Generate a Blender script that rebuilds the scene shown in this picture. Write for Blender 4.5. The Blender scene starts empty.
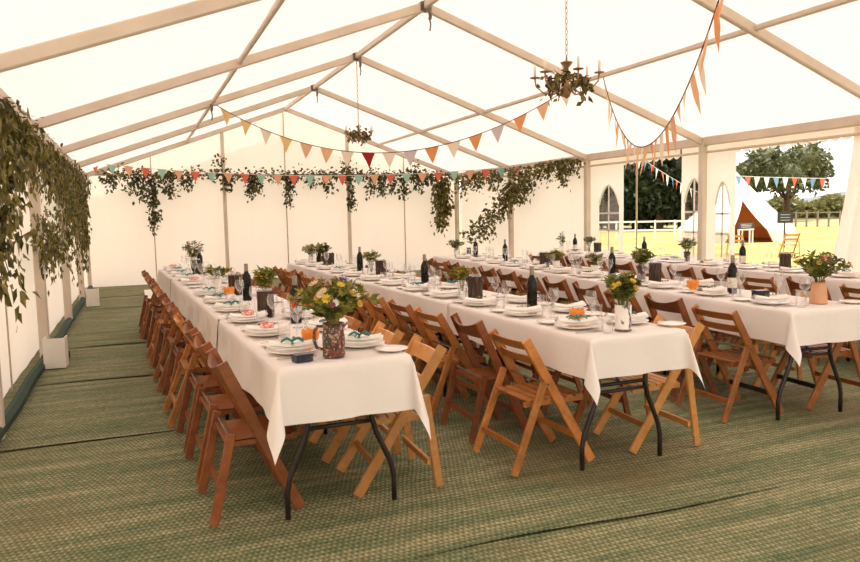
import bpy, bmesh, math, random
from mathutils import Vector, Matrix
R_ = random.Random(7)
PI = math.pi
C = bpy.context.scene.collection
def V(*a): return Vector(a)

# ---------------------------------------------------------------- mesh builder
class MB:
    def __init__(s): s.v = []; s.f = []; s.m = []
    def add(s, vs, fs, mi=0):
        b = len(s.v); s.v += [tuple(x) for x in vs]
        s.f += [tuple(b + i for i in f) for f in fs]; s.m += [mi] * len(fs); return s
    def box(s, c, d, mat=None, mi=0):
        x, y, z = d[0] / 2, d[1] / 2, d[2] / 2
        p = [V(a, b, e) for e in (-z, z) for a, b in ((-x, -y), (x, -y), (x, y), (-x, y))]
        if mat: p = [mat @ q for q in p]
        p = [q + V(*c) for q in p]
        return s.add(p, [(3, 2, 1, 0), (4, 5, 6, 7), (0, 1, 5, 4), (1, 2, 6, 5), (2, 3, 7, 6), (3, 0, 4, 7)], mi)
    def bar(s, p, q, w, h, up=(0, 0, 1), mi=0, bev=0):
        p, q = V(*p), V(*q); d = (q - p).normalized(); u = V(*up)
        a = d.cross(u)
        if a.length < 1e-4: a = d.cross(V(1, 0, 0))
        a.normalize(); b = a.cross(d).normalized()
        w /= 2; h /= 2
        if bev:
            o = [(-w + bev, -h), (w - bev, -h), (w, -h + bev), (w, h - bev), (w - bev, h), (-w + bev, h), (-w, h - bev), (-w, -h + bev)]
        else: o = [(-w, -h), (w, -h), (w, h), (-w, h)]
        n = len(o)
        vs = [p + a * x + b * y for x, y in o] + [q + a * x + b * y for x, y in o]
        fs = [tuple(range(n))[::-1], tuple(range(n, 2 * n))] + [(i, (i + 1) % n, n + (i + 1) % n, n + i) for i in range(n)]
        return s.add(vs, fs, mi)
    def tube(s, pts, r, n=6, mi=0, cap=True):
        pts = [V(*p) for p in pts]; rr = r if isinstance(r, (list, tuple)) else [r] * len(pts)
        vs = []; prev = None
        for i, p in enumerate(pts):
            d = (pts[min(i + 1, len(pts) - 1)] - pts[max(i - 1, 0)]).normalized()
            if prev is None:
                a = d.cross(V(0, 0, 1))
                if a.length < .05: a = d.cross(V(1, 0, 0))
            else: a = prev - d * prev.dot(d)
            a.normalize(); prev = a; b = d.cross(a)
            vs += [p + (a * math.cos(2 * PI * k / n) + b * math.sin(2 * PI * k / n)) * rr[i] for k in range(n)]
        fs = [(i * n + k, i * n + (k + 1) % n, (i + 1) * n + (k + 1) % n, (i + 1) * n + k) for i in range(len(pts) - 1) for k in range(n)]
        if cap: fs += [tuple(range(n))[::-1], tuple(range((len(pts) - 1) * n, len(pts) * n))]
        return s.add(vs, fs, mi)
    def lathe(s, prof, n=14, c=(0, 0, 0), mi=0):
        c = V(*c); vs = []; fs = []
        for r, z in prof: vs += [c + V(r * math.cos(2 * PI * k / n), r * math.sin(2 * PI * k / n), z) for k in range(n)]
        for i in range(len(prof) - 1): fs += [(i * n + k, i * n + (k + 1) % n, (i + 1) * n + (k + 1) % n, (i + 1) * n + k) for k in range(n)]
        if prof[0][0] > 1e-4: fs.append(tuple(range(n))[::-1])
        return s.add(vs, fs, mi)
    def grid(s, fn, nu, nv, mi=0):
        vs = [fn(i / nu, j / nv) for j in range(nv + 1) for i in range(nu + 1)]
        fs = [(j * (nu + 1) + i, j * (nu + 1) + i + 1, (j + 1) * (nu + 1) + i + 1, (j + 1) * (nu + 1) + i) for j in range(nv) for i in range(nu)]
        return s.add(vs, fs, mi)
    def leaf(s, p, d, L, w, fold=.3, mi=0):
        p, d = V(*p), V(*d).normalized(); a = d.cross(V(R_.uniform(-1, 1), R_.uniform(-1, 1), R_.uniform(-1, 1)))
        if a.length < .05: a = V(1, 0, 0)
        a.normalize(); n = a.cross(d)
        m = p + d * L * .45
        return s.add([p, m + a * w + n * w * fold, p + d * L - n * L * .1, m - a * w + n * w * fold], [(0, 1, 2), (0, 2, 3)], mi)
    def build(s, name, mats, parent=None, smooth=False, loc=None):
        me = bpy.data.meshes.new(name); me.from_pydata(s.v, [], s.f)
        if not isinstance(mats, (list, tuple)): mats = [mats]
        for m in mats: me.materials.append(m)
        if len(mats) > 1: me.polygons.foreach_set('material_index', s.m)
        if smooth: me.polygons.foreach_set('use_smooth', [True] * len(me.polygons))
        me.update()
        o = bpy.data.objects.new(name, me); C.objects.link(o)
        if parent: o.parent = parent
        if loc: o.location = loc
        return o

def tag(o, label, cat, group=None, kind=None):
    o['label'] = label; o['category'] = cat
    if group: o['group'] = group
    if kind: o['kind'] = kind
    return o
def thing(name, label, cat, loc=(0, 0, 0), rz=0, group=None):
    o = bpy.data.objects.new(name, None); C.objects.link(o); o.empty_display_size = .05
    o.location = loc; o.rotation_euler = (0, 0, rz); return tag(o, label, cat, group)
def struct(o, label=None):
    o['kind'] = 'structure'
    if label: o['label'] = label
    return o
def dup(root, loc, rz, label, group=None, scale=None):
    r = root.copy(); C.objects.link(r); r.location = loc; r.rotation_euler = (0, 0, rz); r['label'] = label
    if group: r['group'] = group
    if scale: r.scale = scale
    for ch in KIDS.get(root.name, ()):
        c = ch.copy(); C.objects.link(c); c.parent = r
        for g in KIDS.get(ch.name, ()):
            d = g.copy(); C.objects.link(d); d.parent = c
    return r
KIDS = {}
def freeze(root):
    def rec(o):
        ks = [x for x in ALL() if x.parent == o]
        KIDS[o.name] = ks
        for k in ks: rec(k)
    rec(root); return root
def ALL(): return list(C.objects)[-80:]

class Kind:                              # one prototype, then copies of it
    def __init__(s, fn): s.fn = fn; s.p = None; s.used = False
    def put(s, loc, rz, label, group=None, scale=None):
        if s.p is None: s.p = freeze(s.fn())
        if not s.used:
            s.used = True; o = s.p; o.location = loc; o.rotation_euler = (0, 0, rz); o['label'] = label
            if group: o['group'] = group
            if scale: o.scale = scale
            return o
        return dup(s.p, loc, rz, label, group, scale)

# ---------------------------------------------------------------- materials
def base(name):
    m = bpy.data.materials.new(name); m.use_nodes = True; nt = m.node_tree; nt.nodes.clear()
    out = nt.nodes.new('ShaderNodeOutputMaterial'); return m, nt, out
def N(nt, t, **k):
    n = nt.nodes.new('ShaderNode' + t)
    for a, b in k.items():
        if a in n.inputs: n.inputs[a].default_value = b
        else: setattr(n, a, b)
    return n
def ramp(nt, fac, stops, interp='LINEAR'):
    r = nt.nodes.new('ShaderNodeValToRGB'); e = r.color_ramp.elements; r.color_ramp.interpolation = interp
    while len(e) < len(stops): e.new(.5)
    for i, (p, c) in enumerate(stops): e[i].position = p; e[i].color = (*c, 1)
    nt.links.new(fac, r.inputs[0]); return r.outputs[0]
def coords(nt, scale=(1, 1, 1), kind='Object'):
    t = N(nt, 'TexCoord'); mp = N(nt, 'Mapping'); mp.inputs['Scale'].default_value = scale
    nt.links.new(t.outputs[kind], mp.inputs[0]); return mp.outputs[0]
def noise(nt, co, sc, det=3, rough=.5):
    n = N(nt, 'TexNoise', Scale=sc, Detail=det, Roughness=rough); nt.links.new(co, n.inputs['Vector']); return n.outputs[0]
def bump(nt, h, st, dist=.01):
    b = N(nt, 'Bump', Strength=st, Distance=dist); nt.links.new(h, b.inputs['Height']); return b.outputs[0]
def simple(name, stops, rough=.6, scale=8, stretch=(1, 1, 1), metal=0, bmp=0, coat=0, det=3, spec=.5):
    m, nt, out = base(name); p = N(nt, 'BsdfPrincipled', Roughness=rough, Metallic=metal)
    p.inputs['Specular IOR Level'].default_value = spec
    if coat: p.inputs['Coat Weight'].default_value = coat
    co = coords(nt, stretch); n = noise(nt, co, scale, det)
    nt.links.new(ramp(nt, n, stops), p.inputs['Base Color'])
    if bmp: nt.links.new(bump(nt, n, bmp), p.inputs['Normal'])
    nt.links.new(p.outputs[0], out.inputs[0]); return m
def two(c, k=.75): return [(.35, tuple(x * k for x in c)), (.65, c)]
def wood(name, dark, light, rough=.42):
    m, nt, out = base(name); p = N(nt, 'BsdfPrincipled', Roughness=rough)
    co = coords(nt, (3, 3, 3)); n = noise(nt, co, 3.5, 4, .6)
    co2 = coords(nt, (14, 60, 14)); n2 = noise(nt, co2, 2.2, 3)
    mx = N(nt, 'Mix', data_type='FLOAT'); mx.inputs[0].default_value = .45
    nt.links.new(n, mx.inputs[2]); nt.links.new(n2, mx.inputs[3])
    oi = N(nt, 'ObjectInfo'); hsv = N(nt, 'HueSaturation')
    mr = N(nt, 'MapRange'); mr.inputs[3].default_value = .78; mr.inputs[4].default_value = 1.2
    nt.links.new(oi.outputs['Random'], mr.inputs[0]); nt.links.new(mr.outputs[0], hsv.inputs['Value'])
    nt.links.new(ramp(nt, mx.outputs[0], [(.3, dark), (.68, light)]), hsv.inputs['Color'])
    nt.links.new(hsv.outputs[0], p.inputs['Base Color']); nt.links.new(p.outputs[0], out.inputs[0]); return m
def fabric(name, col, trans, wr=.25, sc=1.2, stretch=(1, 1, 1)):
    m, nt, out = base(name); d = N(nt, 'BsdfDiffuse'); t = N(nt, 'BsdfTranslucent'); mx = N(nt, 'MixShader')
    mx.inputs[0].default_value = trans
    d.inputs[0].default_value = (*col, 1); t.inputs[0].default_value = (*col, 1)
    co = coords(nt, stretch); n = noise(nt, co, sc, 3); b = bump(nt, n, wr, .05)
    nt.links.new(b, d.inputs['Normal']); nt.links.new(b, t.inputs['Normal'])
    nt.links.new(d.outputs[0], mx.inputs[1]); nt.links.new(t.outputs[0], mx.inputs[2]); nt.links.new(mx.outputs[0], out.inputs[0]); return m
def glassy(name, tint=(1, 1, 1), lo=.06, hi=.55):
    m, nt, out = base(name); t = N(nt, 'BsdfTransparent'); g = N(nt, 'BsdfGlossy', Roughness=.04); mx = N(nt, 'MixShader')
    t.inputs[0].default_value = (*tint, 1); l = N(nt, 'LayerWeight', Blend=.35)
    mr = N(nt, 'MapRange'); mr.inputs[3].default_value = lo; mr.inputs[4].default_value = hi
    nt.links.new(l.outputs['Facing'], mr.inputs[0]); nt.links.new(mr.outputs[0], mx.inputs[0])
    nt.links.new(t.outputs[0], mx.inputs[1]); nt.links.new(g.outputs[0], mx.inputs[2]); nt.links.new(mx.outputs[0], out.inputs[0]); return m
def leafmat(name, a, b, c):
    m, nt, out = base(name); p = N(nt, 'BsdfPrincipled', Roughness=.5); t = N(nt, 'BsdfTranslucent'); mx = N(nt, 'MixShader'); mx.inputs[0].default_value = .25
    n = noise(nt, coords(nt), 11, 2); col = ramp(nt, n, [(.3, a), (.5, b), (.7, c)])
    nt.links.new(col, p.inputs['Base Color']); nt.links.new(col, t.inputs[0])
    nt.links.new(p.outputs[0], mx.inputs[1]); nt.links.new(t.outputs[0], mx.inputs[2]); nt.links.new(mx.outputs[0], out.inputs[0]); return m
def matting(name):
    m, nt, out = base(name); p = N(nt, 'BsdfPrincipled', Roughness=.8); p.inputs['Specular IOR Level'].default_value = .25
    tc = N(nt, 'TexCoord'); sx = N(nt, 'SeparateXYZ')
    wob = N(nt, 'TexNoise', Scale=.8, Detail=2); add = N(nt, 'VectorMath', operation='MULTIPLY_ADD')
    nt.links.new(tc.outputs['Object'], wob.inputs['Vector']); nt.links.new(wob.outputs[1], add.inputs[0]); add.inputs[1].default_value = (.10, .10, 0)
    nt.links.new(tc.outputs['Object'], add.inputs[2]); nt.links.new(add.outputs[0], sx.inputs[0])
    def wave(o, per, ph=None):
        a = N(nt, 'Math', operation='MULTIPLY'); a.inputs[1].default_value = 2 * PI / per; nt.links.new(o, a.inputs[0]); o2 = a.outputs[0]
        if ph is not None:
            b = N(nt, 'Math', operation='ADD'); nt.links.new(o2, b.inputs[0]); nt.links.new(ph, b.inputs[1]); o2 = b.outputs[0]
        c = N(nt, 'Math', operation='SINE'); nt.links.new(o2, c.inputs[0]); return c.outputs[0]
    wy = wave(sx.outputs[1], .034)
    half = N(nt, 'Math', operation='MULTIPLY'); half.inputs[1].default_value = PI / .034; nt.links.new(sx.outputs[1], half.inputs[0])
    fl = N(nt, 'Math', operation='DIVIDE'); fl.inputs[1].default_value = PI; nt.links.new(half.outputs[0], fl.inputs[0])
    f2 = N(nt, 'Math', operation='FLOOR'); nt.links.new(fl.outputs[0], f2.inputs[0])
    ph = N(nt, 'Math', operation='MULTIPLY'); ph.inputs[1].default_value = PI; nt.links.new(f2.outputs[0], ph.inputs[0])
    wx = wave(sx.outputs[0], .026, ph.outputs[0])
    mul = N(nt, 'Math', operation='MULTIPLY'); mul.inputs[1].default_value = .22
    nt.links.new(wx, mul.inputs[0])
    ad = N(nt, 'Math', operation='MULTIPLY_ADD'); ad.inputs[1].default_value = .15; nt.links.new(wy, ad.inputs[0]); nt.links.new(mul.outputs[0], ad.inputs[2])
    # long streaks along x and broad patches
    mp = N(nt, 'Mapping'); mp.inputs['Scale'].default_value = (.5, 5, 1); nt.links.new(tc.outputs['Object'], mp.inputs[0])
    st = noise(nt, mp.outputs[0], 1.6, 5, .65); fine = noise(nt, tc.outputs['Object'], 38, 3, .7)
    s1 = N(nt, 'Math', operation='MULTIPLY_ADD'); s1.inputs[1].default_value = 1.5; nt.links.new(st, s1.inputs[0]); nt.links.new(ad.outputs[0], s1.inputs[2])
    s2 = N(nt, 'Math', operation='MULTIPLY_ADD'); s2.inputs[1].default_value = 1.25; nt.links.new(fine, s2.inputs[0]); nt.links.new(s1.outputs[0], s2.inputs[2])
    s3 = N(nt, 'Math', operation='MULTIPLY_ADD'); s3.inputs[1].default_value = .6; s3.inputs[2].default_value = -.32; nt.links.new(s2.outputs[0], s3.inputs[0])
    col = ramp(nt, s3.outputs[0], MATC)
    brn = noise(nt, tc.outputs['Object'], .75, 4, .6); mx = N(nt, 'Mix', data_type='RGBA')
    br = ramp(nt, brn, [(.52, (0, 0, 0)), (.72, (.55, .55, .55))]); nt.links.new(br, mx.inputs[0]); nt.links.new(col, mx.inputs[6]); mx.inputs[7].default_value = (.17, .105, .045, 1)
    nt.links.new(mx.outputs[2], p.inputs['Base Color']); nt.links.new(bump(nt, s2.outputs[0], .5, .012), p.inputs['Normal'])
    nt.links.new(p.outputs[0], out.inputs[0]); return m
MATC = [(.14, (.036, .085, .044)), (.38, (.108, .145, .066)), (.58, (.215, .205, .106)), (.86, (.46, .43, .27))]
M = {}
M['roof'] = fabric('roof_pvc', (.96, .855, .82), .245, .15, .9, (1, 4, 1))
M['wall'] = fabric('wall_pvc', (.96, .838, .785), .38, .3, 1.5, (3, 3, .4))
M['alu'] = simple('frame_aluminium', [(.3, (.60, .50, .40)), (.7, (.70, .60, .49))], .5, 3, bmp=.02)
M['steel'] = simple('steel', [(.3, (.10, .08, .06)), (.7, (.2, .17, .13))], .4, 20, metal=.6)
M['blackpipe'] = simple('black_pipe', [(.3, (.012, .008, .007)), (.7, (.03, .02, .016))], .4, 12)
M['honey'] = wood('honey_wood', (.31, .105, .019), (.58, .225, .052))
M['red'] = wood('red_brown_wood', (.16, .043, .009), (.30, .092, .021))
M['brown'] = wood('mid_brown_wood', (.20, .062, .013), (.39, .135, .031))
M['light'] = wood('light_wood', (.42, .175, .042), (.64, .30, .085))
M['ply'] = wood('table_ply', (.10, .04, .015), (.16, .065, .025))
M['cloth'] = fabric('white_tablecloth', (.92, .86, .822), .12, .12, 6)
M['china'] = simple('white_china', [(.3, (.86, .80, .73)), (.7, (.9, .85, .79))], .18, 3)
M['napkin'] = simple('white_napkin', [(.3, (.82, .77, .71)), (.7, (.9, .86, .8))], .8, 20, bmp=.1)
M['teal'] = simple('teal_ribbon', two((.015, .21, .20)), .5)
M['redprint'] = simple('red_print_card', [(.4, (.55, .04, .05)), (.55, (.75, .25, .2)), (.62, (.8, .7, .6))], .6, 60)
M['sprig'] = leafmat('sprig', (.06, .09, .012), (.20, .21, .035), (.40, .34, .07))
M['cut'] = simple('cutlery_steel', two((.55, .5, .45)), .25, metal=1)
M['glass'] = glassy('clear_glass', (1, 1, 1), .10, .8)
M['window'] = glassy('window_vinyl', (.93, .93, .9), .12, .5)
M['bottle'] = simple('dark_bottle_glass', [(.3, (.005, .004, .003)), (.7, (.012, .009, .005))], .12, 3, spec=.28)
M['capsule'] = simple('bottle_capsule', two((.26, .22, .16)), .35)
M['label'] = simple('bottle_label', [(.45, (.75, .7, .6)), (.7, (.45, .38, .3))], .6, 40)
M['bark'] = simple('tree_bark', [(.3, (.018, .011, .007)), (.55, (.06, .035, .022)), (.75, (.13, .085, .055))], .9, 25, (3, 3, .35), bmp=.8)
M['orange'] = simple('orange_glaze', [(.3, (.72, .20, .012)), (.7, (.9, .33, .03))], .35, 12)
M['peach'] = simple('peach_ceramic', two((.68, .36, .2), .88), .5, 8)
M['navy'] = simple('navy_tin', [(.4, (.007, .010, .025)), (.6, (.016, .022, .05)), (.72, (.25, .17, .1))], .3, 30)
M['darkpot'] = simple('dark_pot', two((.07, .035, .02)), .4)
M['leafA'] = leafmat('leaf_olive', (.032, .034, .006), (.125, .115, .018), (.34, .26, .06))
M['leafB'] = leafmat('leaf_green', (.05, .07, .009), (.18, .19, .028), (.40, .34, .07))
M['leafD'] = leafmat('leaf_dark', (.02, .024, .005), (.07, .074, .016), (.20, .17, .045))
M['stem'] = simple('twig', two((.10, .055, .03)), .8)
M['gold'] = simple('antique_brass', two((.45, .27, .13)), .4, metal=.7)
M['candle'] = simple('candle_wax', two((.85, .72, .6), .95), .5)
M['cordm'] = simple('bunting_tape', two((.14, .05, .04)), .8)
M['cordw'] = simple('white_tape', two((.8, .76, .7)), .8)
M['rope'] = simple('rope', two((.55, .45, .33)), .9)
M['blue'] = simple('blue_tarp', two((.03, .10, .16)), .5)
M['greenroll'] = simple('green_netting', two((.02, .06, .035)), .8, 30)
M['whitebox'] = simple('white_board', two((.85, .8, .73), .93), .5)
M['slate'] = simple('blackboard', two((.03, .028, .025)), .7)
M['grass'] = simple('lawn', [(.3, (.19, .20, .045)), (.5, (.27, .26, .07)), (.7, (.36, .32, .11))], .95, .35, (1, 1, 1), det=6)
M['field'] = simple('field', [(.3, (.30, .26, .10)), (.7, (.42, .34, .15))], .95, .1, det=5)
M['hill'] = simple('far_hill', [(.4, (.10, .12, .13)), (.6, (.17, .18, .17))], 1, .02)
M['canvas'] = fabric('bell_canvas', (.88, .82, .74), .25, .1)
M['amber'] = fabric('amber_warm_light', (.62, .22, .05), .35, .1)  # warm light through the tent canvas, put into the colour
M['fence'] = simple('fence_wood', two((.30, .24, .18)), .8)
M['paintw'] = simple('white_rail', two((.85, .82, .76), .9), .6)
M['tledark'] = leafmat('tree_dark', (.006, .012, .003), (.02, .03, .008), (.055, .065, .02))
M['tlelite'] = leafmat('tree_mid', (.03, .042, .012), (.09, .105, .035), (.19, .19, .07))
M['hedge'] = leafmat('hedge', (.09, .10, .03), (.2, .2, .07), (.33, .30, .12))
M['matting'] = matting('woven_matting')
def jugmat():
    m, nt, out = base('floral_print'); p = N(nt, 'BsdfPrincipled', Roughness=.3); v = N(nt, 'TexVoronoi', Scale=110)
    nt.links.new(coords(nt), v.inputs['Vector']); s = N(nt, 'SeparateColor'); nt.links.new(v.outputs['Color'], s.inputs[0])
    nt.links.new(ramp(nt, s.outputs[0], [(0, (.07, .04, .035)), (.26, (.28, .035, .03)), (.42, (.03, .07, .065)), (.55, (.42, .30, .2)), (.68, (.06, .03, .035)), (.84, (.36, .11, .06)), (.93, (.08, .10, .05))], 'CONSTANT'), p.inputs['Base Color'])
    nt.links.new(p.outputs[0], out.inputs[0]); return m
M['floral'] = jugmat()
M['toile'] = simple('white_print_china', [(.56, (.84, .78, .72)), (.6, (.12, .1, .12))], .3, 22, (1.4, 1.4, .6))
FL = {}
for n_, c_ in dict(yellow=(.72, .48, .04), mustard=(.5, .33, .05), lilac=(.33, .18, .5), white=(.85, .8, .7), red=(.7, .06, .02), coral=(.72, .2, .14), purple=(.1, .05, .14), cream=(.7, .55, .33), plum=(.25, .06, .1)).items():
    FL[n_] = simple('petal_' + n_, two(c_), .7, 40)
FG = {}
for n_, c_ in dict(coral=(.72, .16, .11), mint=(.33, .55, .44), peach=(.80, .46, .27), orange=(.76, .32, .13), yellow=(.78, .55, .24), crimson=(.36, .03, .03), lilac=(.60, .52, .55), cream=(.82, .70, .56), print=(.75, .4, .25), white=(.85, .82, .78), blue=(.2, .33, .5), pinkw=(.8, .55, .45)).items():
    FG[n_] = fabric('flag_' + n_, c_, .45, .1, 20)

# ---------------------------------------------------------------- camera and light
cam = bpy.data.cameras.new('camera'); co = bpy.data.objects.new('camera', cam); C.objects.link(co)
F_PX, YAW, PIT, ROLL = 723.1, .386, .092, -.021
cam.sensor_width = 36; cam.lens = 36 * F_PX / 860; cam.clip_end = 3000; cam.clip_start = .05
Fv = V(math.sin(YAW) * math.cos(PIT), math.cos(YAW) * math.cos(PIT), -math.sin(PIT)); Rr = V(math.cos(YAW), -math.sin(YAW), 0); Uu = Rr.cross(Fv)
R2 = Rr * math.cos(ROLL) + Uu * math.sin(ROLL); U2 = -Rr * math.sin(ROLL) + Uu * math.cos(ROLL)
mw = Matrix((R2, U2, -Fv)).transposed().to_4x4(); mw.translation = V(.996, -17.599, 1.452); co.matrix_world = mw
bpy.context.scene.camera = co
SUN = dict(dir=(.10, -.15, .98), st=4.0)
sl = bpy.data.lights.new('sun', 'SUN'); so = bpy.data.objects.new('sun', sl); C.objects.link(so)
sl.energy = SUN['st']; sl.color = (1, .915, .83); sl.angle = .03
so.rotation_euler = V(*SUN['dir']).to_track_quat('Z', 'Y').to_euler(); so.location = (0, 0, 30)
w = bpy.data.worlds.new('sky'); bpy.context.scene.world = w; w.use_nodes = True
bg = w.node_tree.nodes['Background']; bg.inputs[0].default_value = (1, .955, .925, 1); bg.inputs[1].default_value = 1.25
vs = bpy.context.scene.view_settings; vs.view_transform = 'Standard'; vs.look = 'None'; vs.gamma = 1; vs.exposure = 0.84
cy = bpy.context.scene.cycles; cy.max_bounces = 10; cy.diffuse_bounces = 6; cy.transparent_max_bounces = 24; cy.sample_clamp_indirect = 8

# ---------------------------------------------------------------- tent
W, HE, HR = 9.0, 2.42, 4.03; BAY = 3.0; NB = 7; Y1 = -BAY * NB
def roofz(x): return HE + (HR - HE) * (1 - abs(x - W / 2) / (W / 2))
# ground and matting
struct(MB().grid(lambda u, v: V(-80 + 380 * u, -60 + 280 * v, -.06), 8, 8).build('ground', M['grass']))
seams = [-21.5, -17.0, -14.86, -12.4, -10.4, -8.4, -6.4, -4.4, -2.4, .25]
for i in range(len(seams) - 1):
    a, b = seams[i], seams[i + 1]; ph = R_.uniform(0, 9); k0 = R_.uniform(0, 9)
    def fl(u, v, a=a, b=b, ph=ph, k0=k0, i=i):
        x = -.12 + 9.3 * u; wob = lambda y, q: y + .035 * math.sin(x * 1.1 + q) + .015 * math.sin(x * 3.7 + q * 2)
        ya, yb = wob(a, a * 3.), wob(b, b * 3.) + .10
        y = ya + (yb - ya) * v
        z = -.012 + .004 * math.sin(y * 9 + 1.5 * math.sin(x * .9 + ph)) + .003 * math.sin(x * 2.3 + y * 4 + k0)
        if v < .03: z += .004 + .006 * max(0, math.sin(x * 1.3 + ph))
        if v > .96: z -= .009
        return V(x, y, z)
    struct(MB().grid(fl, 90, 50).build('floor', M['matting'], smooth=True))
# fabric roof
def roof_side(sg):
    def fn(u, v):
        y = Y1 + (0 - Y1) * v; x = W / 2 + sg * (W / 2 + .12) * u
        z = roofz(max(0, min(W, x))) + .07 - (.05 if u > .98 else 0)
        bayf = (y % BAY) / BAY; z += -.05 * math.sin(PI * bayf) * math.sin(PI * u) ** .6
        return V(x, y, z)
    struct(MB().grid(fn, 24, NB * 12).build('ceiling', M['roof'], smooth=True))
roof_side(1); roof_side(-1)
# walls: left per bay, gable
def wav(t, k, a): return a * math.sin(t * k) + .5 * a * math.sin(t * k * 2.3 + 1)
for b in range(NB):
    y0 = -BAY * b
    struct(MB().grid(lambda u, v: V(-.10 + wav(y0 - BAY * u, 4.5, .018) * math.sin(PI * v), y0 - BAY * u, -.02 + (HE + .10) * v), 36, 8).build('wall_left', M['wall'], smooth=True))
    struct(MB().tube([(-.06, y0 - 1.5, 0), (-.06, y0 - 1.5, HE)], .008, 5).build('trim_lacing', M['rope']))
def gab(u, v):
    x = -.1 + (W + .2) * u; top = roofz(max(0, min(W, x))) + .09
    return V(x, .10 + wav(x, 5, .02) * math.sin(PI * min(1, v * 1.6)) * (v < .62), -.02 + (top + .02) * v)
struct(MB().grid(gab, 72, 16).build('wall_back', M['wall'], smooth=True))
for x in (1.42, 4.45, 7.5): struct(MB().tube([(x, .05, 0), (x, .05, 2.5), (x, .05, roofz(x))], .014, 6).build('trim_lacing', M['rope']))
# right wall: panels
def rpanel(ya, yb, za=0., zb=HE + .1, amp=.012, k=9, nu=16):
    return MB().grid(lambda u, v: V(W + .08 + wav(ya + (yb - ya) * u, k, amp) * (1 - v * .6), ya + (yb - ya) * u, za + (zb - za) * v), nu, 8)
def holed(ya, yb, y0, y1, z0, zs, zt):
    """wall strip with an arched hole between y0 and y1 (y falls with u), sill z0, spring zs, top zt"""
    mb = MB(); X = W + .08; n = 14
    mb.grid(lambda u, v: V(X, ya + (y0 - ya) * u, 2.52 * v), 3, 6); mb.grid(lambda u, v: V(X, y1 + (yb - y1) * u, 2.52 * v), 3, 6)
    mb.grid(lambda u, v: V(X, y0 + (y1 - y0) * u, z0 * v), 4, 3)
    def up(u, v):
        y = y0 + (y1 - y0) * u; q = 2 * u - 1
        za = zs + (zt - zs) * (1 - abs(q) ** 1.6) ** .75
        return V(X, y, za + (2.52 - za) * v)
    mb.grid(up, n, 4); return mb
def window(y0, y1, z0, zs, zt, n_):
    X = W + .08
    def fn(u, v):
        q = 2 * u - 1; za = zs + (zt - zs) * (1 - abs(q) ** 1.6) ** .75
        return V(X, y0 + (y1 - y0) * u, z0 + (za - z0) * v)
    o = struct(MB().grid(fn, 14, 6).build('window_%d' % n_, M['window']))
    mb = MB(); ym = (y0 + y1) / 2
    mb.box((X - .006, ym, (z0 + zt) / 2), (.008, .03, zt - z0))
    for k in (.34, .68): mb.box((X - .006, ym, z0 + (zs + .1 - z0) * k + .05), (.008, abs(y1 - y0), .03))
    mb.tube([fn(i / 20, 1) + V(-.006, 0, 0) for i in range(21)], .016, 5)
    mb.build('glazing_bars', M['whitebox'], o)
struct(rpanel(0, -3).build('wall_right', M['wall'], smooth=True)); struct(rpanel(-3, -6).build('wall_right', M['wall'], smooth=True))
struct(holed(-6, -6.93, -6.2, -6.80, .72, 1.55, 1.92).build('wall_right', M['wall'])); window(-6.2, -6.80, .72, 1.55, 1.92, 1)
struct(holed(-8.40, -9.0, -8.48, -8.90, .72, 1.55, 1.92).build('wall_right', M['wall'])); window(-8.48, -8.90, .72, 1.55, 1.92, 2)
struct(holed(-9.0, -9.52, -9.14, -9.42, .72, 1.5, 1.84).build('wall_right', M['wall'])); window(-9.14, -9.42, .72, 1.5, 1.84, 3)
struct(rpanel(-12, -15).build('wall_right', M['wall'])); struct(rpanel(-15, -18).build('wall_right', M['wall'])); struct(rpanel(-18, -21).build('wall_right', M['wall']))
# gathered curtains beside the openings
def curtain(ya, yb, fl_, label):
    def fn(u, v):
        t = 1 - v; sp = 1 + fl_ * t ** 1.5
        y = yb + (ya - yb) * u * sp
        return V(W + .02 - .05 * math.cos(u * 26) * (.35 + .65 * t), y, .02 + 2.36 * v)
    return tag(MB().grid(fn, 60, 14).build('tent_curtain', M['wall'], smooth=True), label, 'curtain')
curtain(-11.42, -12.0, .75, 'gathered white tent curtain at the opening beside the peach vase')
# scalloped valances
for ya, yb in ((-6.93, -8.4), (-9.5, -12)):
    n = int(round(abs(yb - ya) / .16)); mb = MB()
    for i in range(n):
        s0 = ya + (yb - ya) * i / n; d = (yb - ya) / n
        pts = [V(W + .05, s0, 2.46), V(W + .05, s0 + d, 2.46)] + [V(W + .05, s0 + d * (1 - k / 8), 2.28 - .04 * math.sin(PI * k / 8)) for k in range(9)]
        mb.add(pts, [tuple(range(len(pts)))])
    struct(mb.build('trim_valance', M['wall']))
# frame
def beam(name, p, q, w_, h_, up=(0, 0, 1), m='alu'): return struct(MB().bar(p, q, w_, h_, up, bev=.012).build(name, M[m]))
for b in range(NB + 1):
    y = -BAY * b
    if b: 
        beam('wall_post', (.05, y, -.02), (.05, y, HE + .02), .10, .10, (0, 1, 0)); beam('wall_post', (W - .05, y, -.02), (W - .05, y, HE + .02), .10, .10, (0, 1, 0))
    else:
        beam('wall_post', (.03, y - .03, -.02), (.03, y - .03, HE), .08, .08, (0, 1, 0)); beam('wall_post', (W - .05, y - .03, -.02), (W - .05, y - .03, HE), .10, .10, (0, 1, 0))
    for sg in (-1, 1):
        beam('roof_beam', (W / 2 + sg * (W / 2 - .02), y - (.03 if not b else 0), HE + .01), (W / 2, y - (.03 if not b else 0), HR), .06, .11)
    if 0 < b < NB:
        mb = MB(); mb.box((W / 2, y, HR + .0), (.14, .09, .13)); struct(mb.build('trim_ridge_joint', M['steel']))
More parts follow.
